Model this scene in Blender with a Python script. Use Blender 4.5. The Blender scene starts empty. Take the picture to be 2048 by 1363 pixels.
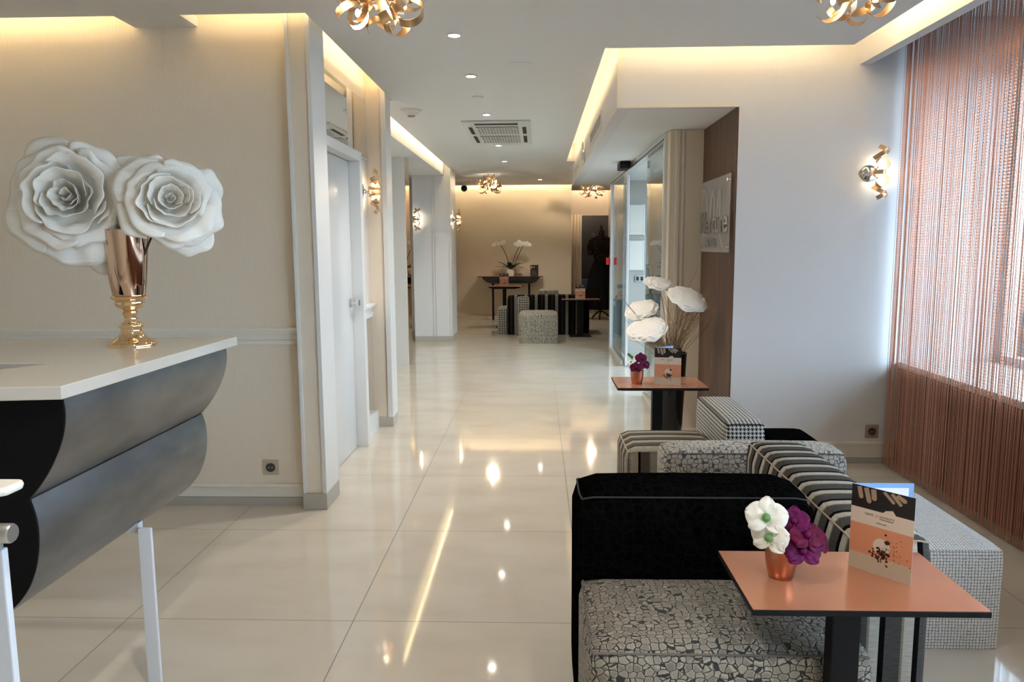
import bpy, bmesh, math, random
import numpy as np
from mathutils import Vector, Matrix, noise as mnoise
D = bpy.data
SC = bpy.context.scene
COL = SC.collection
PI = math.pi
rnd = random.Random(7)

# ------------------------------------------------------------------ camera
cam_d = D.cameras.new('camera'); cam = D.objects.new('camera', cam_d); COL.objects.link(cam)
SC.camera = cam
F, PITCH, YAW, ROLL, HC = 1500.0, 0.126449, -0.034472, 0.006, 1.35
cp, sp, cy, sy, cr, sr = math.cos(PITCH), math.sin(PITCH), math.cos(YAW), math.sin(YAW), math.cos(ROLL), math.sin(ROLL)
fwd = Vector((sy*cp, cy*cp, -sp)); rt = Vector((cy, -sy, 0)); dn = fwd.cross(rt)
r2 = cr*rt + sr*dn; d2 = -sr*rt + cr*dn
cam.matrix_world = Matrix(((r2.x, -d2.x, -fwd.x, 0), (r2.y, -d2.y, -fwd.y, 0), (r2.z, -d2.z, -fwd.z, HC), (0, 0, 0, 1)))
cam_d.sensor_fit = 'HORIZONTAL'; cam_d.sensor_width = 36.0; cam_d.lens = F*36.0/2048.0
cam_d.clip_start = 0.02; cam_d.clip_end = 200

# ------------------------------------------------------------------ sky and exposure
world = D.worlds.new('sky'); SC.world = world; world.use_nodes = True
wn = world.node_tree; bg = wn.nodes['Background']
bg.inputs['Color'].default_value = (0.60, 0.77, 1.0, 1); bg.inputs['Strength'].default_value = 3.1
SC.view_settings.view_transform = 'Standard'; SC.view_settings.look = 'None'
SC.view_settings.exposure = 2.3; SC.view_settings.gamma = 1.0; SC.view_settings.use_curve_mapping = False
SC.cycles.use_denoising = True
SC.cycles.max_bounces = 10; SC.cycles.diffuse_bounces = 5; SC.cycles.glossy_bounces = 5
SC.cycles.transmission_bounces = 8; SC.cycles.transparent_max_bounces = 12
SC.cycles.caustics_reflective = False; SC.cycles.caustics_refractive = False
SC.cycles.sample_clamp_indirect = 6.0
LED_POWER = 9.0; SPOT_W = 15.0; BULB_W = 2.2
WARM = (1.0, 0.76, 0.42)

# ------------------------------------------------------------------ materials
def nodes(name):
    m = D.materials.new(name); m.use_nodes = True
    nt = m.node_tree
    return m, nt, nt.nodes['Principled BSDF']
def pm(name, col, rough=0.5, metal=0.0, spec=0.5, coat=0.0, trans=0.0, bump=0.0, bscale=60.0, stretch=None, var=0.0, sheen=0.0, alpha=1.0, vscale=6.0):
    m, nt, b = nodes(name)
    b.inputs['Base Color'].default_value = (*col, 1); b.inputs['Roughness'].default_value = rough
    b.inputs['Metallic'].default_value = metal; b.inputs['Specular IOR Level'].default_value = spec
    b.inputs['Coat Weight'].default_value = coat; b.inputs['Transmission Weight'].default_value = trans
    b.inputs['Sheen Weight'].default_value = sheen; b.inputs['Alpha'].default_value = alpha
    if bump or var:
        tc = nt.nodes.new('ShaderNodeTexCoord'); mp = nt.nodes.new('ShaderNodeMapping')
        nt.links.new(tc.outputs['Object'], mp.inputs['Vector'])
        if stretch: mp.inputs['Scale'].default_value = stretch
        if bump:
            n = nt.nodes.new('ShaderNodeTexNoise'); n.inputs['Scale'].default_value = bscale; n.inputs['Detail'].default_value = 3
            nt.links.new(mp.outputs['Vector'], n.inputs['Vector'])
            bp = nt.nodes.new('ShaderNodeBump'); bp.inputs['Strength'].default_value = bump; bp.inputs['Distance'].default_value = 0.004
            nt.links.new(n.outputs['Fac'], bp.inputs['Height']); nt.links.new(bp.outputs['Normal'], b.inputs['Normal'])
        if var:
            n2 = nt.nodes.new('ShaderNodeTexNoise'); n2.inputs['Scale'].default_value = vscale; n2.inputs['Detail'].default_value = 5
            nt.links.new(mp.outputs['Vector'], n2.inputs['Vector'])
            r = nt.nodes.new('ShaderNodeValToRGB')
            r.color_ramp.elements[0].position = 0.3; r.color_ramp.elements[1].position = 0.7
            r.color_ramp.elements[0].color = (*[c*(1-var) for c in col], 1); r.color_ramp.elements[1].color = (*[min(1, c*(1+var)) for c in col], 1)
            nt.links.new(n2.outputs['Fac'], r.inputs['Fac']); nt.links.new(r.outputs['Color'], b.inputs['Base Color'])
    return m
def em(name, col, strength):
    m, nt, b = nodes(name)
    b.inputs['Base Color'].default_value = (*col, 1)
    b.inputs['Emission Color'].default_value = (*col, 1); b.inputs['Emission Strength'].default_value = strength
    return m
class NG:                                   # a little helper to chain math nodes
    def __init__(s, nt): s.nt = nt
    def m(s, op, a, b=None, c=None):
        n = s.nt.nodes.new('ShaderNodeMath'); n.operation = op
        for i, v in enumerate((a, b, c)):
            if v is None: continue
            if isinstance(v, (int, float)): n.inputs[i].default_value = v
            else: s.nt.links.new(v, n.inputs[i])
        return n.outputs[0]
    def mix(s, f, a, b):
        n = s.nt.nodes.new('ShaderNodeMix'); n.data_type = 'RGBA'
        if isinstance(f, (int, float)): n.inputs['Factor'].default_value = f
        else: s.nt.links.new(f, n.inputs['Factor'])
        for k, v in (('A', a), ('B', b)):
            i = [q for q in n.inputs if q.name == k and q.type == 'RGBA'][0]
            if isinstance(v, tuple): i.default_value = (*v, 1)
            else: s.nt.links.new(v, i)
        return [q for q in n.outputs if q.type == 'RGBA'][0]
    def uv(s):
        t = s.nt.nodes.new('ShaderNodeTexCoord'); x = s.nt.nodes.new('ShaderNodeSeparateXYZ')
        s.nt.links.new(t.outputs['UV'], x.inputs[0]); return t.outputs['UV'], x.outputs[0], x.outputs[1]
    def bump(s, h, b, strength=0.5, dist=0.004):
        n = s.nt.nodes.new('ShaderNodeBump'); n.inputs['Strength'].default_value = strength; n.inputs['Distance'].default_value = dist
        s.nt.links.new(h, n.inputs['Height']); s.nt.links.new(n.outputs[0], b.inputs['Normal'])
    def ramp(s, f, stops, interp='LINEAR'):
        n = s.nt.nodes.new('ShaderNodeValToRGB'); n.color_ramp.interpolation = interp
        e = n.color_ramp.elements
        while len(e) < len(stops): e.new(0.5)
        for q, (p, c) in zip(e, stops): q.position = p; q.color = (*c, 1)
        s.nt.links.new(f, n.inputs['Fac']); return n.outputs['Color']
    def noise(s, vec, scale, detail=3):
        n = s.nt.nodes.new('ShaderNodeTexNoise'); n.inputs['Scale'].default_value = scale; n.inputs['Detail'].default_value = detail
        s.nt.links.new(vec, n.inputs['Vector']); return n.outputs['Fac']

def croc(name, groove, rim, centre, scale=26.0, sheen=0.3, spec=0.2):
    m, nt, b = nodes(name); g = NG(nt)
    uv, u, v = g.uv()
    nv = nt.nodes.new('ShaderNodeTexNoise'); nv.inputs['Scale'].default_value = scale*1.3; nv.inputs['Detail'].default_value = 1
    nt.links.new(uv, nv.inputs['Vector'])
    wa = nt.nodes.new('ShaderNodeVectorMath'); wa.operation = 'MULTIPLY_ADD'; nt.links.new(nv.outputs['Color'], wa.inputs[0]); wa.inputs[1].default_value = (0.010, 0.010, 0); nt.links.new(uv, wa.inputs[2])
    mp = nt.nodes.new('ShaderNodeMapping'); mp.inputs['Scale'].default_value = (scale, scale*1.2, 1)
    nt.links.new(wa.outputs[0], mp.inputs['Vector'])
    ve = nt.nodes.new('ShaderNodeTexVoronoi'); ve.feature = 'DISTANCE_TO_EDGE'; ve.inputs['Randomness'].default_value = 0.62; ve.inputs['Scale'].default_value = 1
    vf = nt.nodes.new('ShaderNodeTexVoronoi'); vf.feature = 'F1'; vf.inputs['Randomness'].default_value = 0.62; vf.inputs['Scale'].default_value = 1
    nt.links.new(mp.outputs[0], ve.inputs['Vector']); nt.links.new(mp.outputs[0], vf.inputs['Vector'])
    # rounded scales: close to a disc near the middle, bounded by the cell edge
    d = g.m('MINIMUM', g.m('MULTIPLY', ve.outputs['Distance'], 2.0), g.m('SUBTRACT', 1.2, vf.outputs['Distance']))
    nz = g.noise(uv, scale*5, 3); nb = g.noise(uv, 5, 2)
    sp3 = nt.nodes.new('ShaderNodeSeparateXYZ'); nt.links.new(vf.outputs['Color'], sp3.inputs[0])
    inner = g.mix(g.m('MULTIPLY_ADD', sp3.outputs[0], 0.6, g.m('MULTIPLY', nb, 0.4)), centre, rim)
    inner = g.mix(g.m('MULTIPLY', nz, 0.55), inner, centre)
    col = nt.nodes.new('ShaderNodeMix'); col.data_type = 'RGBA'
    k1 = g.m('SMOOTH_MIN', 1.0, g.m('MAXIMUM', 0.0, g.m('MULTIPLY', g.m('SUBTRACT', d, 0.14), 4.0)), 0.1)
    c1 = g.mix(k1, rim, inner)
    k2 = g.m('MINIMUM', 1.0, g.m('MAXIMUM', 0.0, g.m('MULTIPLY', g.m('SUBTRACT', d, 0.085), 14.0)))
    nt.links.new(g.mix(k2, groove, c1), b.inputs['Base Color'])
    b.inputs['Roughness'].default_value = 0.8; b.inputs['Sheen Weight'].default_value = sheen; b.inputs['Specular IOR Level'].default_value = spec
    g.bump(g.m('ADD', g.m('MINIMUM', d, 0.28), g.m('MULTIPLY', nz, 0.05)), b, 0.8, 0.010)
    return m
def stripes(name, cols, period=0.09, cuts=(0.165, 0.64, 0.71)):
    m, nt, b = nodes(name); g = NG(nt)
    uv, u, v = g.uv()
    f = g.m('FRACT', g.m('DIVIDE', u, period))
    st = [(0.0, cols[0])] + [(c, k) for c, k in zip(cuts, cols[1:])]
    c = g.ramp(f, st, 'CONSTANT')
    mp = nt.nodes.new('ShaderNodeMapping'); mp.inputs['Scale'].default_value = (30, 500, 1); nt.links.new(uv, mp.inputs[0])
    nz = g.noise(mp.outputs[0], 1, 2)
    dark = nt.nodes.new('ShaderNodeMix'); dark.data_type = 'RGBA'; dark.blend_type = 'MULTIPLY'; dark.inputs['Factor'].default_value = 0.6
    a, bb = [q for q in dark.inputs if q.type == 'RGBA']
    nt.links.new(c, a); nt.links.new(g.ramp(nz, [(0.35, (0.45, 0.45, 0.45)), (0.65, (1, 1, 1))]), bb)
    nt.links.new([q for q in dark.outputs if q.type == 'RGBA'][0], b.inputs['Base Color'])
    b.inputs['Roughness'].default_value = 0.9; b.inputs['Specular IOR Level'].default_value = 0.06
    g.bump(nz, b, 0.3, 0.003)
    return m
def houndstooth(name, dark, light, thread=0.0022):
    m, nt, b = nodes(name); g = NG(nt)
    uv, u, v = g.uv()
    a = g.m('FLOOR', g.m('DIVIDE', u, thread)); c = g.m('FLOOR', g.m('DIVIDE', v, thread))
    wx = g.m('LESS_THAN', g.m('FLOORED_MODULO', a, 8.0), 4.0)
    wy = g.m('LESS_THAN', g.m('FLOORED_MODULO', c, 8.0), 4.0)
    tw = g.m('LESS_THAN', g.m('FLOORED_MODULO', g.m('ADD', a, c), 4.0), 2.0)
    k = g.m('ADD', g.m('MULTIPLY', tw, wx), g.m('MULTIPLY', g.m('SUBTRACT', 1.0, tw), wy))
    nt.links.new(g.mix(k, light, dark), b.inputs['Base Color'])
    b.inputs['Roughness'].default_value = 0.9; b.inputs['Specular IOR Level'].default_value = 0.15
    return m
def tweed(name, light, dark, pitch=0.0115, width=0.22, wob=0.25):
    m, nt, b = nodes(name); g = NG(nt)
    uv, u, v = g.uv()
    n1 = g.noise(uv, 45, 2); n2 = g.noise(uv, 160, 2)
    uu = g.m('ADD', g.m('DIVIDE', u, pitch), g.m('MULTIPLY', n1, wob*2)); vv = g.m('ADD', g.m('DIVIDE', v, pitch), g.m('MULTIPLY', n2, wob*2))
    du = g.m('ABSOLUTE', g.m('SUBTRACT', g.m('FRACT', uu), 0.5)); dv = g.m('ABSOLUTE', g.m('SUBTRACT', g.m('FRACT', vv), 0.5))
    d = g.m('MINIMUM', du, dv)
    k = g.m('LESS_THAN', d, g.m('MULTIPLY', n2, width*0.55))
    nt.links.new(g.mix(k, g.mix(n2, tuple(c*0.85 for c in light), light), dark), b.inputs['Base Color'])
    b.inputs['Roughness'].default_value = 0.9; b.inputs['Specular IOR Level'].default_value = 0.15; b.inputs['Sheen Weight'].default_value = 0.2
    g.bump(d, b, 0.6, 0.006)
    return m
def tile_floor(name):
    m, nt, b = nodes(name); g = NG(nt)
    t = nt.nodes.new('ShaderNodeTexCoord'); x = nt.nodes.new('ShaderNodeSeparateXYZ'); nt.links.new(t.outputs['Object'], x.inputs[0])
    fx = g.m('DIVIDE', g.m('ADD', x.outputs[0], 0.672+20*0.834), 0.834); fy = g.m('DIVIDE', g.m('ADD', x.outputs[1], -2.558+20*0.869), 0.869)
    gx = g.m('MULTIPLY', g.m('SUBTRACT', 0.5, g.m('ABSOLUTE', g.m('SUBTRACT', g.m('FRACT', fx), 0.5))), 0.834)
    gy = g.m('MULTIPLY', g.m('SUBTRACT', 0.5, g.m('ABSOLUTE', g.m('SUBTRACT', g.m('FRACT', fy), 0.5))), 0.869)
    k = g.m('LESS_THAN', g.m('MINIMUM', gx, gy), 0.0016)
    ids = g.m('ADD', g.m('FLOOR', fx), g.m('MULTIPLY', g.m('FLOOR', fy), 7.31))
    wv = nt.nodes.new('ShaderNodeTexWhiteNoise'); wv.noise_dimensions = '1D'; nt.links.new(ids, wv.inputs['W'])
    mp = nt.nodes.new('ShaderNodeMapping'); mp.inputs['Scale'].default_value = (1, 2.2, 1); nt.links.new(t.outputs['Object'], mp.inputs[0])
    nz = g.noise(mp.outputs[0], 2.2, 6)
    base = g.ramp(nz, [(0.3, (0.51, 0.455, 0.375)), (0.5, (0.55, 0.495, 0.415)), (0.7, (0.575, 0.525, 0.45))])
    base = g.mix(g.m('MULTIPLY', wv.outputs['Value'], 0.10), base, (0.47, 0.42, 0.35))
    nt.links.new(g.mix(k, base, (0.16, 0.14, 0.12)), b.inputs['Base Color'])
    rr = g.m('ADD', 0.035, g.m('MULTIPLY', nz, 0.05))
    nt.links.new(g.m('ADD', rr, g.m('MULTIPLY', k, 0.5)), b.inputs['Roughness'])
    b.inputs['Specular IOR Level'].default_value = 0.5
    wob = g.noise(t.outputs['Object'], 5.0, 1)
    g.bump(wob, b, 0.02, 0.004)
    return m

M = {}
M['floor'] = tile_floor('polished cream tile')
M['wall'] = pm('woven wall covering', (0.77, 0.67, 0.545), 0.65, spec=0.2, bump=0.25, bscale=90, stretch=(2.2, 2.2, 0.25))
M['wallr'] = pm('pale wall covering', (0.72, 0.70, 0.705), 0.6, spec=0.25, bump=0.09, bscale=90, stretch=(2.2, 2.2, 0.25))
M['ceil'] = pm('ceiling paint', (0.77, 0.77, 0.765), 0.8, spec=0.1)
M['white'] = pm('white satin paint', (0.70, 0.69, 0.67), 0.35)
M['door'] = pm('white lacquer door', (0.62, 0.63, 0.63), 0.16, spec=0.6)
M['trim'] = pm('cream trim', (0.76, 0.71, 0.62), 0.5, spec=0.3)
M['skirt'] = pm('grey skirting', (0.43, 0.40, 0.35), 0.4)
M['backwall'] = pm('taupe wall covering', (0.66, 0.565, 0.44), 0.6, bump=0.2, bscale=90, stretch=(2, 2, 0.3))
M['pink'] = pm('pinkish wall covering', (0.72, 0.64, 0.57), 0.6, spec=0.25)
M['underwindow'] = pm('red brown panel', (0.20, 0.075, 0.042), 0.5)
M['mirror'] = pm('mirror', (0.86, 0.86, 0.85), 0.005, metal=1.0)
M['bronzemirror'] = pm('bronze mirror', (0.80, 0.68, 0.58), 0.01, metal=1.0)
M['woodwall'] = pm('brown wood veneer', (0.125, 0.066, 0.042), 0.5, spec=0.35, var=0.3, vscale=5, stretch=(8, 8, 0.4), bump=0.25, bscale=12)
M['chrome'] = pm('chrome', (0.75, 0.75, 0.76), 0.12, metal=1)
M['steel'] = pm('brushed steel', (0.55, 0.55, 0.55), 0.35, metal=1)
M['alu'] = pm('pale aluminium', (0.70, 0.72, 0.72), 0.3, metal=0.4)
M['darkalu'] = pm('dark profile', (0.05, 0.05, 0.055), 0.4, metal=0.3)
M['goldleaf'] = pm('brushed champagne gold', (0.62, 0.43, 0.25), 0.30, metal=1, var=0.12, vscale=30)
M['gold'] = pm('polished gold', (0.90, 0.66, 0.40), 0.07, metal=1)
M['bronze'] = pm('dark rose gold mirror', (0.62, 0.45, 0.34), 0.05, metal=1)
M['copper'] = pm('satin copper', (0.50, 0.235, 0.15), 0.33, metal=1, var=0.06, vscale=8)
M['coppertop'] = pm('copper laminate', (0.53, 0.225, 0.125), 0.22, metal=0.35, spec=0.5, var=0.05, vscale=5)
M['chain'] = pm('copper chain', (0.70, 0.36, 0.245), 0.33, metal=0.8)
M['black'] = pm('black powder coat', (0.006, 0.006, 0.007), 0.5, spec=0.18)
M['blackgloss'] = pm('black gloss', (0.008, 0.008, 0.009), 0.12, spec=0.4)
M['matblack'] = pm('matt black', (0.004, 0.004, 0.004), 0.8, spec=0.1)
M['quartz'] = pm('pale quartz', (0.56, 0.515, 0.45), 0.10, spec=0.6)
M['slate'] = pm('brushed dark metal', (0.20, 0.205, 0.215), 0.36, metal=0.9, var=0.28, vscale=3.0, stretch=(1.0, 1.2, 3.0))
def clear_glass(name, tint):
    m = D.materials.new(name); m.use_nodes = True; nt = m.node_tree; nt.nodes.clear()
    out = nt.nodes.new('ShaderNodeOutputMaterial'); mx = nt.nodes.new('ShaderNodeMixShader'); tr = nt.nodes.new('ShaderNodeBsdfTransparent'); gl = nt.nodes.new('ShaderNodeBsdfGlossy')
    fr = nt.nodes.new('ShaderNodeFresnel'); ge = nt.nodes.new('ShaderNodeNewGeometry'); io = nt.nodes.new('ShaderNodeMapRange')
    io.inputs['To Min'].default_value = 1.5; io.inputs['To Max'].default_value = 1/1.5      # the pane is thin: the way out mirrors the way in
    nt.links.new(ge.outputs['Backfacing'], io.inputs['Value']); nt.links.new(io.outputs[0], fr.inputs['IOR'])
    tr.inputs['Color'].default_value = (*tint, 1); gl.inputs['Roughness'].default_value = 0.0
    nt.links.new(fr.outputs[0], mx.inputs[0]); nt.links.new(tr.outputs[0], mx.inputs[1]); nt.links.new(gl.outputs[0], mx.inputs[2]); nt.links.new(mx.outputs[0], out.inputs[0])
    return m
M['glass'] = clear_glass('clear glass', (0.93, 0.96, 0.95))
M['tint'] = clear_glass('tinted glass', (0.035, 0.037, 0.04))
M['acrylic'] = pm('clear acrylic', (0.92, 0.92, 0.91), 0.05, trans=0.0, alpha=0.24)
M['paper'] = pm('white crepe paper', (0.86, 0.82, 0.75), 0.8, spec=0.15, bump=0.35, bscale=60, stretch=(1, 1, 4))
_b = M['paper'].node_tree.nodes['Principled BSDF']; _b.inputs['Subsurface Weight'].default_value = 0.0
M['crepe'] = pm('ivory crepe paper', (0.82, 0.79, 0.74), 0.85, spec=0.1, bump=0.5, bscale=90)
M['stem'] = pm('dark stem', (0.045, 0.02, 0.012), 0.6)
M['twig'] = pm('dried twig', (0.34, 0.22, 0.12), 0.8)
M['leaf'] = pm('dark leaf', (0.022, 0.045, 0.022), 0.4)
M['green'] = pm('green bud', (0.10, 0.26, 0.07), 0.5)
M['orchidwhite'] = pm('white silk petal', (0.82, 0.80, 0.72), 0.6)
M['purple'] = pm('purple silk petal', (0.105, 0.0015, 0.030), 0.55, spec=0.2, var=0.4, vscale=60)
M['plum'] = pm('violet silk petal', (0.11, 0.002, 0.06), 0.55, spec=0.2, var=0.3, vscale=60)
M['socket'] = pm('beige plastic', (0.52, 0.42, 0.30), 0.45)
M['socketdark'] = pm('dark socket holes', (0.06, 0.055, 0.05), 0.5)
M['rosesocket'] = pm('pink brown plastic', (0.40, 0.27, 0.21), 0.4)
M['croc'] = croc('grey croc velvet', (0.034, 0.032, 0.031), (0.38, 0.335, 0.27), (0.135, 0.118, 0.096), 50, 0.1)
M['croclight'] = croc('pale croc velvet', (0.10, 0.095, 0.09), (0.52, 0.48, 0.42), (0.40, 0.37, 0.32), 46, 0.1)
M['emblem'] = pm('frosted emblem', (0.75, 0.73, 0.71), 0.4, alpha=0.22)
M['crocblack'] = croc('black croc velvet', (0.004, 0.004, 0.004), (0.0035, 0.0035, 0.0035), (0.0008, 0.0008, 0.0008), 34, 0.0, 0.0)
M['stripe'] = stripes('grey cream striped velvet', ((0.003, 0.003, 0.003), (0.085, 0.08, 0.075), (0.27, 0.235, 0.17), (0.52, 0.49, 0.43)))
M['stripe2'] = stripes('taupe striped velvet', ((0.006, 0.005, 0.005), (0.115, 0.10, 0.082), (0.25, 0.215, 0.16), (0.40, 0.36, 0.29)), 0.09, (0.12, 0.55, 0.63))
M['stripe3'] = stripes('black grey striped velvet', ((0.008, 0.007, 0.007), (0.03, 0.02, 0.016), (0.008, 0.008, 0.008), (0.21, 0.20, 0.18)), 0.155, (0.34, 0.5, 0.72))
M['hound'] = houndstooth('black white houndstooth', (0.015, 0.015, 0.017), (0.62, 0.60, 0.56))
M['tweed'] = tweed('white woven tweed', (0.72, 0.70, 0.68), (0.06, 0.06, 0.07), 0.0105, 0.26)
M['tweedbeige'] = tweed('beige flecked tweed', (0.50, 0.44, 0.35), (0.05, 0.045, 0.04), 0.02, 0.5, 0.8)
M['tweedcheck'] = tweed('small check tweed', (0.36, 0.34, 0.30), (0.03, 0.03, 0.03), 0.035, 0.45, 0.1)
M['piping'] = pm('beige piping', (0.42, 0.34, 0.24), 0.7)
M['pipingblack'] = pm('charcoal piping', (0.022, 0.022, 0.023), 0.7)
M['pipinggrey'] = pm('grey piping', (0.12, 0.105, 0.088), 0.7)
M['inkblack'] = pm('printed black', (0.006, 0.006, 0.006), 0.4)
M['cream'] = pm('printed cream', (0.64, 0.53, 0.43), 0.45)
M['salmon'] = pm('printed salmon', (0.62, 0.25, 0.135), 0.45)
M['sand'] = pm('printed sand', (0.50, 0.40, 0.29), 0.45)
M['bean'] = pm('printed brown', (0.035, 0.012, 0.008), 0.4)
M['beanred'] = pm('printed rust', (0.16, 0.05, 0.03), 0.4)
M['skin'] = pm('printed skin', (0.34, 0.23, 0.15), 0.5)
M['blue'] = pm('printed blue', (0.22, 0.40, 0.70), 0.45)
M['card'] = pm('white card', (0.80, 0.81, 0.86), 0.5)
M['greyink'] = pm('grey ink', (0.10, 0.075, 0.06), 0.5)
M['bulb'] = em('lit halogen capsule', (1.0, 0.86, 0.62), 28.0)
M['led'] = em('warm LED tape', WARM, LED_POWER)
M['ledbright'] = em('bright warm LED tape', (1.0, 0.80, 0.52), LED_POWER*2.6)
M['leddim'] = em('dimmed warm LED tape', WARM, LED_POWER*0.42)
M['lamp'] = em('lit downlight', (1.0, 0.93, 0.82), 14.0)
M['red'] = pm('red sticker', (0.75, 0.03, 0.02), 0.4)
M['grille'] = pm('grille grey', (0.30, 0.30, 0.295), 0.5)
M['dark'] = pm('dark void', (0.02, 0.02, 0.022), 0.6)
M['plastic'] = pm('white plastic', (0.70, 0.70, 0.69), 0.4)
M['tulle'] = pm('black tulle', (0.007, 0.006, 0.006), 0.9, spec=0.05)
M['lace'] = pm('black lace with brown', (0.016, 0.009, 0.007), 0.85, var=0.9, vscale=26, spec=0.1)
M['blind'] = pm('dark grey blind', (0.06, 0.06, 0.065), 0.25)
M['linen'] = pm('peach curtain', (0.90, 0.80, 0.70), 0.8)
M['pave'] = pm('pavement', (0.085, 0.085, 0.088), 0.8, var=0.2)
M['facade'] = pm('stone facade', (0.075, 0.064, 0.048), 0.8, var=0.15, vscale=2)
M['awning'] = pm('red brown awning', (0.22, 0.07, 0.06), 0.7)
M['foliage'] = pm('foliage', (0.04, 0.036, 0.015), 0.8)
M['carred'] = pm('red car paint', (0.12, 0.02, 0.015), 0.3, coat=0.5)
M['plaster'] = pm('white enamel', (0.62, 0.63, 0.66), 0.35)

# ------------------------------------------------------------------ mesh helpers
def wl(o):
    v = Vector((0, 0, 0))
    while o is not None: v += o.location; o = o.parent
    return v
class MB:
    def __init__(s): s.v = []; s.f = []; s.mi = []; s.cur = 0
    def add(s, vs, fs):
        n = len(s.v); s.v += [tuple(q) for q in vs]; s.f += [tuple(i+n for i in f) for f in fs]; s.mi += [s.cur]*len(fs); return s
    def box(s, x0, x1, y0, y1, z0, z1):
        vs = [(x0, y0, z0), (x1, y0, z0), (x1, y1, z0), (x0, y1, z0), (x0, y0, z1), (x1, y0, z1), (x1, y1, z1), (x0, y1, z1)]
        return s.add(vs, [(0, 3, 2, 1), (4, 5, 6, 7), (0, 1, 5, 4), (1, 2, 6, 5), (2, 3, 7, 6), (3, 0, 4, 7)])
    def prism(s, poly, a, b, axis='z'):
        n = len(poly)
        def P(p, h): return (p[0], p[1], h) if axis == 'z' else ((p[0], h, p[1]) if axis == 'y' else (h, p[0], p[1]))
        vs = [P(p, a) for p in poly] + [P(p, b) for p in poly]
        fs = [tuple(range(n))[::-1], tuple(range(n, 2*n))] + [(i, (i+1) % n, n+(i+1) % n, n+i) for i in range(n)]
        return s.add(vs, fs)
    def lathe(s, prof, c=(0, 0, 0), n=32, ax=None):
        vs = []; fs = []
        for r, z in prof:
            for i in range(n):
                a = 2*PI*i/n; p = Vector((r*math.cos(a), r*math.sin(a), z))
                if ax is not None: p = ax @ p
                vs.append(Vector(c)+p)
        for j in range(len(prof)-1):
            for i in range(n):
                k = (i+1) % n; fs.append((j*n+i, j*n+k, (j+1)*n+k, (j+1)*n+i))
        if prof[0][0] > 1e-5: fs.append(tuple(range(n))[::-1])
        if prof[-1][0] > 1e-5: fs.append(tuple((len(prof)-1)*n+i for i in range(n)))
        return s.add(vs, fs)
    def tube(s, pts, r, n=8, cap=True):
        pts = [Vector(p) for p in pts]; vs = []; fs = []
        t0 = (pts[1]-pts[0]).normalized(); u = t0.orthogonal().normalized()
        for i, p in enumerate(pts):
            t = (pts[min(i+1, len(pts)-1)]-pts[max(i-1, 0)]).normalized()
            u = (u - t*u.dot(t)).normalized(); w = t.cross(u)
            rr = r[i] if isinstance(r, (list, tuple)) else r
            for k in range(n):
                a = 2*PI*k/n; vs.append(p+u*rr*math.cos(a)+w*rr*math.sin(a))
        for i in range(len(pts)-1):
            for k in range(n):
                q = (k+1) % n; fs.append((i*n+k, i*n+q, (i+1)*n+q, (i+1)*n+k))
        if cap: fs.append(tuple(range(n))[::-1]); fs.append(tuple((len(pts)-1)*n+k for k in range(n)))
        return s.add(vs, fs)
    def ribbon(s, pts, nor, w, th=0.0012):
        # flat strip along pts; nor = side direction (width axis) per point
        vs = []; fs = []
        m = len(pts)
        for i, p in enumerate(pts):
            p = Vector(p); t = (Vector(pts[min(i+1, m-1)])-Vector(pts[max(i-1, 0)])).normalized()
            wv = Vector(nor[i] if isinstance(nor, list) else nor); wv = (wv-t*wv.dot(t)).normalized(); nn = t.cross(wv)
            for a, b in ((-.5, -.5), (.5, -.5), (.5, .5), (-.5, .5)): vs.append(p+wv*w*a+nn*th*b)
        for i in range(m-1):
            for k in range(4):
                q = (k+1) % 4; fs.append((i*4+k, i*4+q, (i+1)*4+q, (i+1)*4+k))
        fs.append((3, 2, 1, 0)); fs.append(tuple((m-1)*4+k for k in range(4)))
        return s.add(vs, fs)
    def grid(s, fn, nu, nv, closed=False):
        vs = [fn(i/(nu if closed else nu-1), j/(nv-1)) for j in range(nv) for i in range(nu)]
        fs = []
        for j in range(nv-1):
            for i in range(nu if closed else nu-1):
                k = (i+1) % nu; fs.append((j*nu+i, j*nu+k, (j+1)*nu+k, (j+1)*nu+i))
        return s.add(vs, fs)
    def ball(s, c, r, n=12, m=8, sc=(1, 1, 1)):
        c = Vector(c)
        prof = [(max(1e-6, r*math.sin(PI*j/m)), -r*math.cos(PI*j/m)) for j in range(m+1)]
        vs = []; fs = []
        for q, z in prof:
            for i in range(n):
                a = 2*PI*i/n; vs.append(c+Vector((q*math.cos(a)*sc[0], q*math.sin(a)*sc[1], z*sc[2])))
        for j in range(m):
            for i in range(n):
                k = (i+1) % n; fs.append((j*n+i, j*n+k, (j+1)*n+k, (j+1)*n+i))
        return s.add(vs, fs)
    def xf(s, mat): s.v = [tuple(mat @ Vector(q)) for q in s.v]; return s
    def build(s, name, mats, parent=None, smooth=False, bevel=0.0, seg=2, uv=None, thick=0.0, sub=0, local=False, angle=0.6):
        me = D.meshes.new(name)
        off = Vector((0, 0, 0)) if (parent is None or local) else wl(parent)
        me.from_pydata([tuple(Vector(q)-off) for q in s.v], [], s.f)
        if not isinstance(mats, (list, tuple)): mats = [mats]
        for m in mats: me.materials.append(m)
        me.polygons.foreach_set('material_index', s.mi)
        bm = bmesh.new(); bm.from_mesh(me)
        bmesh.ops.remove_doubles(bm, verts=bm.verts, dist=1e-6)
        if thick == 0: bmesh.ops.recalc_face_normals(bm, faces=bm.faces)
        if bevel:
            es = [e for e in bm.edges if len(e.link_faces) == 2 and e.calc_face_angle(0) > 0.5]
            bmesh.ops.bevel(bm, geom=es, offset=bevel, segments=seg, profile=0.5, affect='EDGES', clamp_overlap=True)
        bm.to_mesh(me); bm.free()
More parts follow.
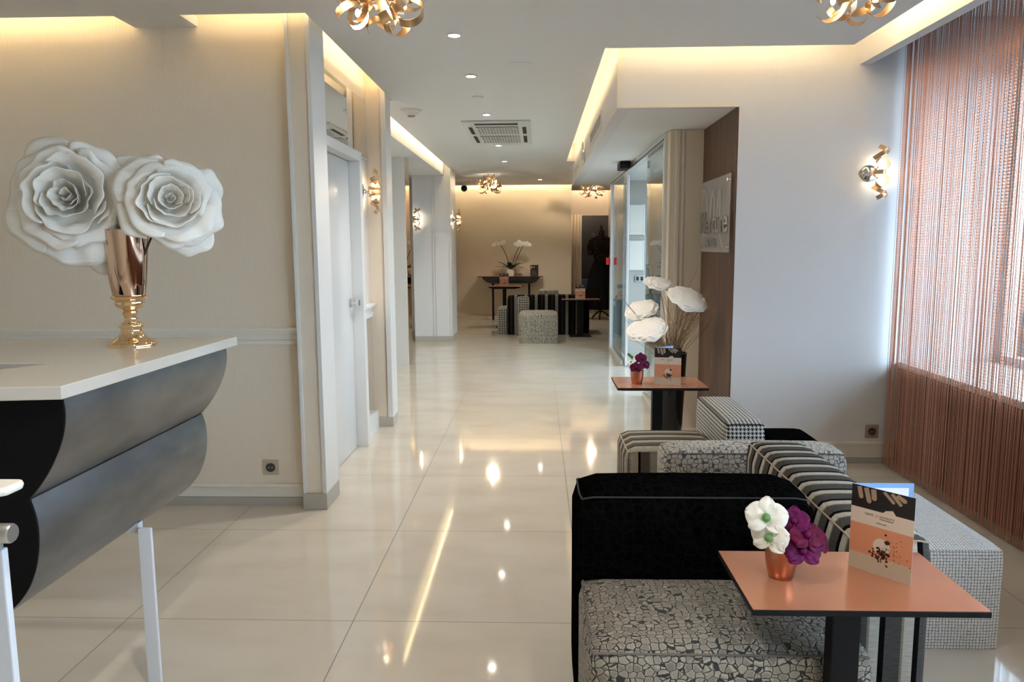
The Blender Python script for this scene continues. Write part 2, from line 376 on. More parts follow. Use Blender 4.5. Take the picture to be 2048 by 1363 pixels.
        if smooth: me.polygons.foreach_set('use_smooth', [True]*len(me.polygons)); me.set_sharp_from_angle(angle=angle)
        o = D.objects.new(name, me); COL.objects.link(o)
        if parent is not None: o.parent = parent
        if uv: boxuv(o, uv, off)
        if thick:
            md = o.modifiers.new('thickness', 'SOLIDIFY'); md.thickness = thick; md.offset = 0
        if sub:
            md = o.modifiers.new('smooth', 'SUBSURF'); md.levels = sub; md.render_levels = sub
        return o
def boxuv(o, mode, off):
    me = o.data; uvl = me.uv_layers.new(name='uv')
    for p in me.polygons:
        n = p.normal; a = max(range(3), key=lambda i: abs(n[i]))
        for li in p.loop_indices:
            c = me.vertices[me.loops[li].vertex_index].co + off
            if a == 2: uv = (c.y, c.x) if mode == 'swap' else (c.x, c.y)
            elif a == 0: uv = (c.y, c.z)
            else: uv = (c.x, c.z)
            uvl.data[li].uv = uv
def tag(o, label=None, cat=None, group=None, kind=None):
    if label: o['label'] = label
    if cat: o['category'] = cat
    if group: o['group'] = group
    if kind: o['kind'] = kind
    return o
def thing(name, loc, label, cat, group=None, kind=None):
    o = D.objects.new(name, None); COL.objects.link(o); o.location = loc; o.empty_display_size = 0.05
    return tag(o, label, cat, group, kind)
def struct(name, mb, mat, parent=None, **k):
    o = mb.build(name, mat, parent, **k)
    if parent is None: o['kind'] = 'structure'
    return o
def dup(root, loc, rz=None, label=None, group=None):
    def cp(o, par):
        c = o.copy(); COL.objects.link(c); c.parent = par
        for ch in list(o.children): cp(ch, c)
        return c
    r = cp(root, None); r.location = loc
    if rz is not None: r.rotation_euler = (0, 0, rz)
    if label: r['label'] = label
    if group: r['group'] = group
    return r
def text_mb(txt, size, mat, extrude=0.0, mb=None, align='LEFT'):
    cu = D.curves.new('lettering', 'FONT'); cu.body = txt; cu.size = size; cu.extrude = extrude; cu.align_x = align; cu.resolution_u = 3
    o = D.objects.new('lettering', cu); COL.objects.link(o)
    dg = bpy.context.evaluated_depsgraph_get()
    me = D.meshes.new_from_object(o.evaluated_get(dg))
    mb = mb or MB()
    mb.add([mat @ v.co for v in me.vertices], [tuple(p.vertices) for p in me.polygons])
    D.objects.remove(o); D.curves.remove(cu); D.meshes.remove(me)
    return mb

# ================================================================== SETTING
H, HV = 2.42, 2.64            # ceiling slab, top of the light slots
struct('floor', MB().box(-4.2, 3.2, -2.6, 17.2, -0.1, 0.0), M['floor'])
c = MB()
for x0, x1, y0, y1 in ((-4.2, 1.72, -2.6, 3.59), (-1.07, 1.72, 3.59, 4.30), (-1.07, 0.373, 4.30, 5.71), (-1.22, 0.373, 5.71, 9.87),
                       (-1.22, 2.6, 10.42, 11.4), (-1.22, 0.48, 9.87, 10.42), (-3.0, 2.6, 11.4, 13.62), (0.62, 2.6, 13.62, 15.1), (-1.97, -1.66, 3.59, 3.78)):
    c.box(x0, x1, y0, y1, H, H+0.05)
c.box(-4.2, 3.2, -2.6, 17.2, HV, HV+0.1)
c.box(0.373, 0.48, 9.87, 9.90, H+0.05, HV)
struct('ceiling', c, M['ceil'])
struct('wall_left', MB().box(-4.2, -1.213, 3.78, 3.92, 0, HV), M['wall'])
struct('wall_behind', MB().box(-4.2, 3.2, -2.7, -2.6, 0, HV), M['wall'])
struct('wall_far_left', MB().box(-4.3, -4.2, -2.7, 3.92, 0, HV), M['wall'])
# pilaster at the end of the left wall: beige field between pale strips
p = MB(); p.box(-1.205, -1.098, 3.722, 3.92, 0.0, HV)
struct('wall_pilaster', p, M['wall'])
p = MB()
p.box(-1.213, -1.196, 3.711, 3.92, 0.085, HV); p.box(-1.112, -1.09, 3.711, 3.95, 0.085, HV)
struct('trim_1', p, M['white'], bevel=0.002)
p = MB(); p.box(-1.2135, -1.088, 3.706, 3.95, 0, 0.085); struct('baseboard_pilaster', p, M['skirt'], bevel=0.002)
# mirrored side wall
struct('wall_side', MB().box(-1.5, -1.235, 3.92, 5.52, 0, HV), M['pink'])
# left wall mouldings
def rail(mb, y, x0, x1, z0, z1, d=1):
    h = z1-z0
    for a, b, e in ((0, 0.04, 0.010), (0.30, 0.62, 0.010), (0.62, 0.80, 0.020), (0.80, 1.0, 0.028), (0.04, 0.30, 0.016)):
        mb.box(x0, x1, y-e*d, y, z0+a*h, z0+b*h)
p = MB(); rail(p, 3.78, -4.2, -1.213, 0.85, 0.94); struct('trim_2', p, M['trim'], bevel=0.002)
p = MB(); p.box(-4.2, -1.213, 3.768, 3.78, 0.046, 0.10); p.box(-4.2, -1.213, 3.760, 3.78, 0.10, 0.118)
struct('baseboard_left', p, M['trim'], bevel=0.002)
struct('trim_3', MB().box(-4.2, -1.213, 3.764, 3.78, 0, 0.045), M['skirt'])
# second pilaster
struct('wall_pilaster_second', MB().box(-1.235, -1.105, 5.52, 5.68, 0, HV), M['wall'])
struct('trim_4', MB().box(-1.128, -1.09, 5.505, 5.70, 0.0, HV), M['white'], bevel=0.002)
struct('baseboard_second', MB().box(-1.236, -1.088, 5.500, 5.70, 0, 0.075), M['skirt'])
# recess behind it
r = MB(); r.box(-2.35, -2.2, 5.68, 11.2, 0, HV); r.box(-2.35, -1.235, 5.66, 5.68, 0, HV)
struct('wall_recess', r, M['wall'])
struct('wall_recess_back', MB().box(-2.35, -1.75, 11.2, 11.3, 0, HV), M['pink'])
struct('baseboard_recess', MB().box(-2.2, -1.75, 11.18, 11.2, 0, 0.09), M['skirt'])
s = MB(); s.box(-2.2, -1.30, 5.68, 11.2, 2.325, 2.36); s.box(-1.325, -1.30, 5.68, 10.6, 2.36, HV)
struct('ceiling_recess', s, M['ceil'])
# third pilaster
struct('wall_pilaster_third', MB().box(-1.75, -1.216, 10.6, 11.25, 0, HV), M['wallr'])
t = MB(); t.box(-1.475, -1.455, 10.59, 10.6, 0, 2.32); t.box(-1.44, -1.43, 10.592, 10.6, 0, 2.32); t.box(-1.236, -1.214, 10.59, 11.25, 0, H)
struct('trim_5', t, M['white'])
b = MB(); b.box(-1.75, -1.208, 10.588, 10.6, 0, 0.075); b.box(-1.216, -1.206, 10.59, 11.26, 0, 0.075); struct('baseboard_third', b, M['skirt'])
# back of the hall
struct('wall_back', MB().box(-3.0, 0.62, 13.9, 14.05, 0, HV), M['backwall'])
struct('baseboard_back', MB().box(-3.0, 0.62, 13.885, 13.9, 0, 0.07), M['backwall'])
struct('wall_back_left', MB().box(-3.1, -3.0, 11.2, 14.05, 0, HV), M['backwall'])
struct('wall_back_link', MB().box(-3.1, -2.35, 11.2, 11.3, 0, HV), M['backwall'])
w = MB(); w.box(0.5, 0.62, 14.05, 15.6, 0, HV); struct('wall_lobby_left', w, M['pink'])
w = MB(); w.box(0.62, 2.7, 15.6, 15.75, 1.95, HV); w.box(0.62, 0.86, 15.6, 15.75, 0, 1.95); w.box(1.62, 2.7, 15.6, 15.75, 0, 1.95); w.box(0.86, 1.62, 15.6, 15.75, 0, 0.24)
struct('wall_lobby', w, M['pink'])
w = MB(); w.box(1.45, 1.62, 15.0, 15.6, 0, HV); struct('wall_lobby_pier', w, M['pink'])
struct('wall_lobby_right', MB().box(2.55, 2.7, 9.85, 15.6, 0, HV), M['pink'])
# right wall, portal and vestibule
struct('wall_right', MB().box(1.19, 2.9, 4.6, 5.5, 0, HV), M['wallr'])
struct('wall_panel', MB().box(1.182, 1.19, 4.603, 5.5, 0, 2.155), M['woodwall'])
p = MB(); p.box(0.946, 1.40, 5.5, 5.62, 0, 2.155); struct('wall_entrance', p, M['wall'])
t = MB(); t.box(0.990, 1.012, 5.488, 5.5, 0, 2.155); t.box(1.032, 1.046, 5.492, 5.5, 0, 2.155); struct('trim_6', t, M['trim'])
b = MB(); b.box(1.19, 2.2, 4.585, 4.6, 0.036, 0.118); b.box(1.19, 2.2, 4.578, 4.6, 0.118, 0.135); struct('baseboard_right', b, M['trim'], bevel=0.002)
struct('trim_7', MB().box(1.19, 2.2, 4.583, 4.6, 0, 0.035), M['skirt'])
p = MB(); p.box(0.48, 1.19, 4.6, 4.68, 2.155, HV); p.box(0.48, 0.56, 4.68, 10.42, 2.155, HV)
struct('wall_portal', p, M['wallr'])
t = MB(); t.box(0.50, 1.19, 4.59, 4.6, 2.152, 2.175); t.box(0.471, 0.50, 4.588, 4.6, 2.152, H+0.05); t.box(0.471, 0.48, 4.6, 10.42, 2.152, 2.172); struct('trim_8', t, M['trim'])
s = MB(); s.box(0.56, 2.6, 4.68, 10.42, 2.158, 2.2); struct('ceiling_portal', s, M['ceil'])
struct('wall_vestibule', MB().box(0.96, 2.6, 9.72, 9.85, 0, HV), M['skirt'])
w = MB(); w.box(2.5, 2.62, 5.5, 6.2, 0, 2.16); w.box(2.5, 2.62, 9.2, 9.75, 0, 2.16); struct('wall_street', w, M['wallr'])
# window wall on the right
struct('wall_under_window', MB().box(2.22, 2.88, -2.6, 4.6, 0, 0.60), M['underwindow'])
w = MB(); w.box(2.76, 2.88, -2.6, 4.6, 2.36, HV); w.box(2.76, 2.88, -2.6, -2.0, 0.60, 2.36)
struct('wall_window', w, M['wallr'])
struct('trim_9', MB().box(2.20, 2.90, -2.6, 4.6, 0.60, 0.635), M['white'])
wf = MB()
for y0, y1 in ((4.56, 4.60), (2.05, 2.11), (0.0, 0.06), (-2.0, -1.94)): wf.box(2.79, 2.85, y0, y1, 0.68, 2.30)
wf.box(2.79, 2.85, -2.0, 4.6, 0.635, 0.68); wf.box(2.79, 2.85, -2.0, 4.6, 2.30, 2.36)
win = struct('window_1', wf, M['alu'])
for y0, y1 in ((-1.94, 0.0), (0.06, 2.05), (2.11, 4.56)):
    MB().box(2.816, 2.822, y0, y1, 0.68, 2.30).build('pane', M['glass'], win)
# beam that hides the curtain rail
b = MB(); b.box(1.88, 1.945, -2.6, 4.6, 2.385, HV); struct('wall_beam', b, M['wallr'])
# LED tapes lying on the slab edges
def led(name, x0, x1, y0, y1, label, mat='led'):
    o = MB().box(x0, x1, y0, y1, H+0.052, H+0.064).build(name, M[mat]); o['kind'] = 'thing'; tag(o, label, 'light strip', 'LED tapes in the ceiling slots')
led('light_strip', -4.1, -2.0, 3.555, 3.57, 'warm glowing LED tape above left wall, left of the ceiling bridge')
led('light_strip', -1.63, -1.10, 3.555, 3.57, 'warm glowing LED tape above left wall, right of the ceiling bridge')
led('light_strip', -1.015, -1.0, 3.95, 5.45, 'warm glowing LED tape above the tall mirror beside the white door')
led('light_strip', -1.255, -1.24, 5.75, 10.5, 'warm glowing LED tape over the left recess down the corridor', 'leddim')
led('light_strip', 0.345, 0.36, 4.35, 9.86, 'warm glowing LED tape along the entrance portal side', 'leddim')
led('light_strip', 0.42, 1.66, 4.255, 4.27, 'warm glowing LED tape above the right wall')
led('light_strip', 1.69, 1.705, -2.4, 4.2, 'warm glowing LED tape along the window side beam')
led('light_strip', -2.9, 0.55, 13.575, 13.59, 'warm glowing LED tape above the taupe back wall', 'ledbright')
led('light_strip', 0.7, 1.42, 15.05, 15.07, 'warm glowing LED tape above the dark far window', 'ledbright')

# ---------------- mirrors on the side wall
mt = thing('wall_mirror', (-1.23, 4.7, 1.97), 'tall mirror above the white door reflecting the ceiling', 'mirror')
MB().box(-1.235, -1.228, 3.95, 5.515, 1.972, 2.37).build('mirror_pane', M['mirror'], mt)
MB().box(-1.235, -1.222, 3.95, 5.515, 1.962, 1.972).build('edge_strip', M['white'], mt)
ml = thing('wall_mirror', (-1.23, 5.2, 0.13), 'narrow low mirror under the chair rail beside the white door', 'mirror')
MB().box(-1.235, -1.228, 5.0, 5.515, 0.135, 0.825).build('mirror_pane', M['mirror'], ml)
def railx(mb, x, y0, y1, z0, z1):
    h = z1-z0
    for a, b, e in ((0, 0.04, 0.015), (0.30, 0.62, 0.015), (0.62, 0.80, 0.028), (0.80, 1.0, 0.038), (0.04, 0.30, 0.022)):
        mb.box(x, x+e, y0, y1, z0+a*h, z0+b*h)
p = MB(); railx(p, -1.235, 4.995, 5.5, 0.832, 0.935); railx(p, -1.235, 3.95, 3.975, 0.832, 0.935); struct('trim_10', p, M['white'], bevel=0.002)
p = MB(); p.box(-1.235, -1.195, 4.995, 5.5, 0, 0.13); p.box(-1.235, -1.195, 3.95, 3.975, 0, 0.13); struct('baseboard_side', p, M['white'])
# white door in a deep frame
dr = MB(); dr.box(-1.25, -1.226, 4.045, 4.925, 0.004, 1.895)
door = struct('door_1', dr, M['door'])
f = MB(); f.box(-1.24, -1.15, 3.975, 4.042, 0, 1.9); f.box(-1.24, -1.15, 4.928, 4.99, 0, 1.9); f.box(-1.24, -1.15, 3.975, 4.99, 1.9, 1.958)
f.build('door_frame', M['white'], door, bevel=0.003)
h = MB(); h.box(-1.226, -1.221, 4.83, 4.885, 0.955, 1.015); h.tube([(-1.222, 4.86, 0.985), (-1.175, 4.86, 0.985)], 0.009, 10); h.box(-1.182, -1.165, 4.845, 4.91, 0.965, 1.005)
h.build('door_handle', M['chrome'], door, bevel=0.002)
# mirrored pillar
pl = struct('wall_pillar', MB().box(-1.62, -1.466, 8.40, 8.66, 0, 2.325), M['white'])
mp = thing('wall_mirror', (-1.46, 8.5, 0.0), 'full height bronze tinted mirror on the pillar down the corridor', 'mirror')
MB().box(-1.466, -1.461, 8.41, 8.655, 0.0, 2.32).build('mirror_pane', M['bronzemirror'], mp)
tvt = thing('television', (-1.8, 8.62, 2.0), 'dark tilted screen high in the left recess', 'television')
q = MB().box(-0.025, 0.025, -0.3, 0.3, -0.17, 0.17); q.xf(Matrix.Translation((-1.80, 8.62, 2.08)) @ Matrix.Rotation(-0.20, 4, 'Y')); q.build('screen', M['matblack'], tvt, bevel=0.006)
MB().tube([(-2.199, 8.62, 2.1), (-1.82, 8.62, 2.1)], 0.02, 8).build('bracket', M['black'], tvt)

# ---------------- sliding glass doors of the entrance
dd = thing('door_2', (0.946, 7.6, 0), 'automatic glass doors with pale frames under the portal', 'door', kind='structure')
f = MB()
f.box(0.925, 0.968, 5.62, 9.72, 2.10, 2.157)
for y0, y1 in ((5.62, 5.68), (9.62, 9.72)): f.box(0.925, 0.968, y0, y1, 0, 2.10)
f.box(0.93, 0.963, 8.42, 9.62, 0, 0.05); f.box(0.93, 0.963, 5.68, 6.62, 0, 0.05)
f.build('door_frame', M['alu'], dd, bevel=0.002)
MB().box(0.922, 0.925, 5.66, 9.66, 2.108, 2.118).build('track', M['darkalu'], dd)
for a, b in ((5.68, 6.62), (8.42, 9.62)):
    MB().box(0.944, 0.950, a, b, 0.05, 2.10).build('pane', M['glass'], dd)
for a, b in ((8.33, 9.40), (5.75, 6.70)):      # the leaves, slid open behind the side panes
    lf = MB(); lf.box(0.975, 1.0, a, a+0.05, 0.01, 2.10); lf.box(0.975, 1.0, b-0.05, b, 0.01, 2.10); lf.box(0.975, 1.0, a+0.05, b-0.05, 0.01, 0.09); lf.box(0.975, 1.0, a+0.05, b-0.05, 2.04, 2.10)
    q = lf.build('sliding_leaf', M['alu'], dd, bevel=0.002)
    MB().box(0.985, 0.990, a+0.05, b-0.05, 0.09, 2.04).build('pane', M['glass'], q)
MB().box(0.875, 0.940, 9.655, 9.66, 1.10, 1.19).build('sticker', M['red'], dd)
MB().box(0.975, 1.035, 9.655, 9.66, 1.10, 1.19).build('sticker', M['red'], dd)
sn = thing('door_sensor', (0.86, 7.55, 2.15), 'black motion sensor above the sliding glass doors', 'sensor')
MB().box(0.80, 0.905, 7.45, 7.72, 2.085, 2.157).build('housing', M['black'], sn, bevel=0.012)
MB().box(0.82, 0.885, 7.445, 7.455, 2.095, 2.125).build('lens', M['blackgloss'], sn)
# vestibule fittings
for i, (z0, z1, nm) in enumerate(((1.47, 1.86, 'upper'), (1.02, 1.41, 'lower'))):
    fr = thing('notice_frame', (1.27, 9.72, z0), nm+' framed notice on the pale wall beyond the glass doors', 'picture frame')
    MB().box(1.16, 1.36, 9.70, 9.72, z0, z1).build('frame', M['steel'], fr, bevel=0.003)
    MB().box(1.175, 1.345, 9.697, 9.70, z0+0.015, z1-0.015).build('sheet', M['trim'], fr)
sw = thing('wall_switch', (1.3, 9.72, 0.95), 'small grey double switch below the framed notices', 'switch')
MB().box(1.25, 1.37, 9.705, 9.72, 0.88, 0.96).build('plate', M['steel'], sw, bevel=0.003)
MB().box(1.265, 1.30, 9.70, 9.705, 0.895, 0.945).build('rocker', M['dark'], sw); MB().box(1.32, 1.355, 9.70, 9.705, 0.895, 0.945).build('rocker', M['dark'], sw)
mat_ = MB().box(1.02, 2.3, 7.2, 9.4, 0.0, 0.008).build('door_mat', M['skirt']); tag(mat_, 'flat grey mat on the floor beyond the glass doors', 'mat')
# street side glass wall of the vestibule
ds = thing('door_3', (2.55, 7.7, 0), 'street glass front of the vestibule', 'door', kind='structure')
f = MB()
for y in (6.2, 7.2, 8.2, 9.14): f.box(2.53, 2.59, y, y+0.06, 0, 2.16)
f.build('door_frame', M['alu'], ds); MB().box(2.557, 2.562, 6.26, 9.14, 0.02, 2.15).build('pane', M['glass'], ds)

# ---------------- outside
g = MB(); g.box(2.92, 30, -12, 22, -0.3, -0.12); struct('ground', g, M['pave'])
aw = thing('awning', (2.7, 3, 2.2), 'red brown awning over the street window', 'awning')
q = MB(); q.prism([(2.9, 2.95), (2.9, 2.9), (3.7, 2.52), (3.72, 2.40), (3.74, 2.40), (3.74, 2.56)], -2.0, 5.6, 'y'); q.build('canvas', M['awning'], aw)
fb = thing('building', (14, 21, -0.12), 'stone building at the end of the street behind the chain curtain', 'building')
MB().box(8.5, 24, 20, 24, -0.12, 3.9).build('facade', M['facade'], fb)
for xx in (9.2, 11.4, 13.6, 15.8, 18.0):
    for zz in (0.4, 2.2): MB().box(xx, xx+1.1, 19.93, 20.0, zz, zz+1.3).build('window', M['dark'], fb)
for i, (x, y, hgt) in enumerate(((7.9, 12.4, 2.6), (9.9, 15.6, 3.0))):
    tr = thing('street_tree', (x, y, -0.12), ('nearer' if i == 0 else 'farther')+' sparse street tree behind the chain curtain', 'tree')
    MB().tube([(x, y, -0.12), (x+0.05, y, 1.2), (x, y+0.1, hgt)], [0.10, 0.08, 0.03], 8).build('trunk', M['stem'], tr)
    q = MB()
    for k in range(60):
        a = Vector((rnd.gauss(0, .6), rnd.gauss(0, .7), rnd.gauss(0, .5))); q.ball(Vector((x, y, hgt-0.7))+a, rnd.uniform(.10, .24), 6, 4)
    q.build('crown', M['foliage'], tr)
cr_ = thing('car', (6.8, 10.6, -0.12), 'red car parked in the street behind the chain curtain', 'car')
q = MB(); q.prism([(8.7, 0.13), (12.5, 0.13), (12.55, 0.5), (12.2, 0.72), (11.5, 0.78), (11.0, 1.18), (9.6, 1.2), (9.0, 0.82), (8.7, 0.7)], 6.1, 7.6, 'x'); q.build('car_body', M['carred'], cr_, bevel=0.05)
for yy in (9.4, 11.8):
    for xx in (6.1, 7.6):
        MB().lathe([(0.0, -0.1), (0.3, -0.1), (0.3, 0.1), (0.0, 0.1)], (xx, yy, 0.18), 20, Matrix.Rotation(PI/2, 3, 'Y')).build('wheel', M['dark'], cr_)

# ================================================================== CEILING FITTINGS
def lamp(name, kind, loc, power, col, parent=None, **k):
    l = D.lights.new(name, kind); l.energy = power; l.color = col
    for a, v in k.items(): setattr(l, a, v)
    o = D.objects.new(name, l); COL.objects.link(o)
    if parent is not None: o.parent = parent; o.location = Vector(loc)-wl(parent)
    else: o.location = loc
    return o
DLL = ['recessed downlight nearest the camera, right of the left gold chandelier', 'second recessed downlight down the ceiling row, above the hatch line',
       'third recessed downlight, just in front of the ceiling cassette', 'recessed downlight just behind the ceiling cassette', 'faint last recessed downlight of the corridor row', 'recessed downlight near the back wall, right of the far chandelier']
dl0 = None
for i, (x, y) in enumerate(((-0.424, 3.984), (-0.42, 4.917), (-0.416, 6.324), (-0.417, 8.242), (-0.419, 9.784), (0.043, 12.5))):
    if dl0 is None:
        dl0 = t = thing('downlight', (x, y, H), DLL[0], 'downlight', 'recessed downlights in the corridor ceiling')
        MB().lathe([(0.028, -0.001), (0.041, -0.001), (0.041, -0.006), (0.030, -0.007), (0.028, -0.001)], (x, y, H), 28).build('bezel', M['white'], t, smooth=True)
        MB().lathe([(0.0, -0.002), (0.028, -0.002), (0.028, -0.0045), (0.0, -0.0045)], (x, y, H), 24).build('lens', M['lamp'], t)
        lamp('spot', 'SPOT', (x, y, H-0.012), SPOT_W, (1.0, 0.93, 0.84), t, spot_size=2.0, spot_blend=0.6, shadow_soft_size=0.03)
    else:
        t = dup(dl0, (x, y, H), label=DLL[i])
# extra downlights, added out of view for their light on the front floor
for x, y in ((-0.42, 1.2), (0.9, 0.2), (-0.42, -1.2), (-2.6, 0.8)):
    dup(dl0, (x, y, H), label='recessed downlight added out of view to light the front floor')
# air conditioning cassette
ac = thing('ceiling_cassette', (-0.36, 7.4, H), 'white square edged air conditioning cassette in the corridor ceiling', 'air conditioner')
q = MB(); q.box(-0.66, -0.06, 6.63, 8.13, H-0.018, H-0.001); q.build('panel', M['plastic'], ac, bevel=0.006)
for a, b in ((6.86, 7.31), (7.42, 7.92)):
    q = MB()
    q.box(-0.55, -0.17, a, b, H-0.021, H-0.019)
    q.build('grille', M['grille'], ac)
    q = MB()
    for k in range(14): q.box(-0.55+0.38*k/14, -0.55+0.38*k/14+0.012, a, b, H-0.026, H-0.021)
    for k in range(6): q.box(-0.55, -0.17, a+(b-a)*k/6, a+(b-a)*k/6+0.02, H-0.026, H-0.021)
    q.build('louvre', M['plastic'], ac)
for x0, x1, y0, y1 in ((-0.55, -0.17, 6.69, 6.77), (-0.62, -0.585, 6.9, 7.3), (-0.62, -0.585, 7.45, 7.9), (-0.135, -0.10, 6.9, 7.3), (-0.135, -0.10, 7.45, 7.9)):
    MB().box(x0, x1, y0, y1, H-0.0205, H-0.018).build('air_slot', M['dark'], ac)
sm = thing('smoke_detector', (-1.0, 6.1, H), 'round white smoke detector on the ceiling left of the cassette', 'smoke detector')
MB().lathe([(0.0, 0), (0.085, 0), (0.085, -0.012), (0.062, -0.022), (0.055, -0.036), (0.04, -0.044), (0, -0.046)], (-1.0, 6.1, H), 32).build('body', M['plastic'], sm, smooth=True)
MB().lathe([(0.0, -0.002), (0.03, -0.002), (0.028, -0.008), (0, -0.009)], (-1.0, 6.1, H-0.044), 20).build('sensor', M['grille'], sm)
ht = MB(); ht.box(-0.17, -0.035, 4.58, 4.94, H-0.004, H-0.0005); tag(ht.build('access_hatch', M['ceil'], bevel=0.001), 'flush ceiling access hatch right of the downlight row', 'hatch')
sp_ = MB().lathe([(0, 0), (0.04, 0), (0.04, -0.008), (0.015, -0.014), (0, -0.014)], (-0.43, 5.6, H), 20); tag(sp_.build('sprinkler', M['plastic'], smooth=True), 'tiny white ceiling sensor between second and third downlights', 'sensor')
cm = thing('camera_dome', (-1.28, 13.3, H), 'small black camera dome at left of the back wall light', 'camera')
MB().lathe([(0, 0), (0.05, 0), (0.05, -0.03), (0.0, -0.03)], (-1.28, 13.3, H), 20).build('mount', M['plastic'], cm); MB().ball((-1.28, 13.3, H-0.075), 0.058, 14, 10).build('dome', M['blackgloss'], cm, smooth=True)
# portal side fittings
for nm, y0, y1, z0, z1, lb in (('air_grille', 5.72, 6.9, 2.22, 2.335, 'long framed air grille on the side of the portal, nearer one'), ('air_grille', 8.75, 9.6, 2.215, 2.30, 'shorter framed air grille near the far end of the portal side')):
    t = thing(nm, (0.48, (y0+y1)/2, z0), lb, 'grille')
    q = MB(); q.box(0.468, 0.48, y0, y1, z0, z0+0.014); q.box(0.468, 0.48, y0, y1, z1-0.014, z1); q.box(0.468, 0.48, y0, y0+0.014, z0+0.014, z1-0.014); q.box(0.468, 0.48, y1-0.014, y1, z0+0.014, z1-0.014); q.build('frame', M['white'], t)
    MB().box(0.474, 0.479, y0+0.014, y1-0.014, z0+0.014, z1-0.014).build('mesh', M['grille'], t)
vx = thing('wall_fitting', (0.48, 7.6, 2.28), 'round pale wall fitting between the two grilles on the portal side', 'fitting')
MB().lathe([(0.0, 0), (0.12, 0), (0.12, 0.014), (0.105, 0.022), (0.10, 0.012), (0.0, 0.012)], (0.48, 7.85, 2.29), 32, Matrix.Rotation(-PI/2, 3, 'Y')).build('case', M['chrome'], vx, smooth=True)
MB().lathe([(0.0, 0.013), (0.098, 0.013), (0.0, 0.0135)], (0.48, 7.85, 2.29), 32, Matrix.Rotation(-PI/2, 3, 'Y')).build('face', M['card'], vx)

# ---------------- curly ribbon chandeliers
def curl(center, r, axis, start, sweep, pitch, w, n=26):
    axis = axis.normalized(); u = axis.orthogonal().normalized(); v = axis.cross(u)
    pts = []
    for i in range(n):
        t = i/(n-1); a = start+sweep*t; rr = r*(0.72+0.45*t)
        pts.append(center+u*math.cos(a)*rr+v*math.sin(a)*rr+axis*pitch*(t-0.5))
    return pts, axis
def make_chandelier(loc, label, seed, n=32, R=0.115, power=1.0):
    g = random.Random(seed); x, y, z = loc
    t = thing('chandelier', loc, label, 'chandelier', 'curly gold ribbon ceiling lights')
    MB().lathe([(0, 0), (0.065, 0), (0.065, -0.018), (0.05, -0.025), (0.012, -0.03), (0.012, -0.11), (0.03, -0.12), (0.03, -0.15), (0, -0.155)], loc, 28).build('canopy', M['chrome'], t, smooth=True)
    cc = Vector((x, y, z-0.145))
    for k in range(n):
        zz = 1-1.75*(k+0.5)/n-0.0; ph = k*2.399963+seed
        rr = math.sqrt(max(0, 1-zz*zz)); d = Vector((rr*math.cos(ph), rr*math.sin(ph), zz*0.82))
        c0 = cc+d*R*g.uniform(0.9, 1.1)
        ax = (d.orthogonal().normalized()); ax = Matrix.Rotation(g.uniform(0, 2*PI), 3, d) @ ax
        pts, a2 = curl(c0, g.uniform(0.040, 0.062), ax+d*g.uniform(-.3, .3), g.uniform(0, 6.28), g.uniform(3.2, 5.2), g.uniform(-0.04, 0.04), 0.02)
        MB().ribbon(pts, a2, g.uniform(0.028, 0.038)).build('ribbon', M['goldleaf'], t, smooth=True)
    for k in range(6):
        a = k*PI/3+seed; b0 = Vector((x, y, z-0.14)); b1 = cc+Vector((math.cos(a)*0.075, math.sin(a)*0.075, -0.03+0.05*(k % 2)))
        MB().tube([b0, (b0+b1)/2+Vector((0, 0, 0.02)), b1], 0.004, 6).build('arm', M['chrome'], t)
        q = MB().ball(b1+(b1-b0).normalized()*0.016, 0.009, 10, 8, (1, 1, 1.6)); q.build('bulb', M['bulb'], t, smooth=True)
    lamp('glow', 'POINT', cc, BULB_W*2*power, (1.0, 0.80, 0.55), t, shadow_soft_size=0.012)
    return t
ch = make_chandelier((-0.60, 2.98, H), 'curly gold ribbon chandelier at top left of the corridor ceiling, cut by the frame', 3)
make_chandelier((1.17, 2.90, H), 'curly gold ribbon chandelier above the seating by the window beam', 11)
make_chandelier((-0.72, 11.6, H), 'far curly gold ribbon chandelier before the taupe back wall', 5, 26, 0.16, 14.0)
make_chandelier((0.93, 12.9, H), 'far curly gold ribbon chandelier half hidden behind the portal soffit', 8, 26, 0.17, 18.0)

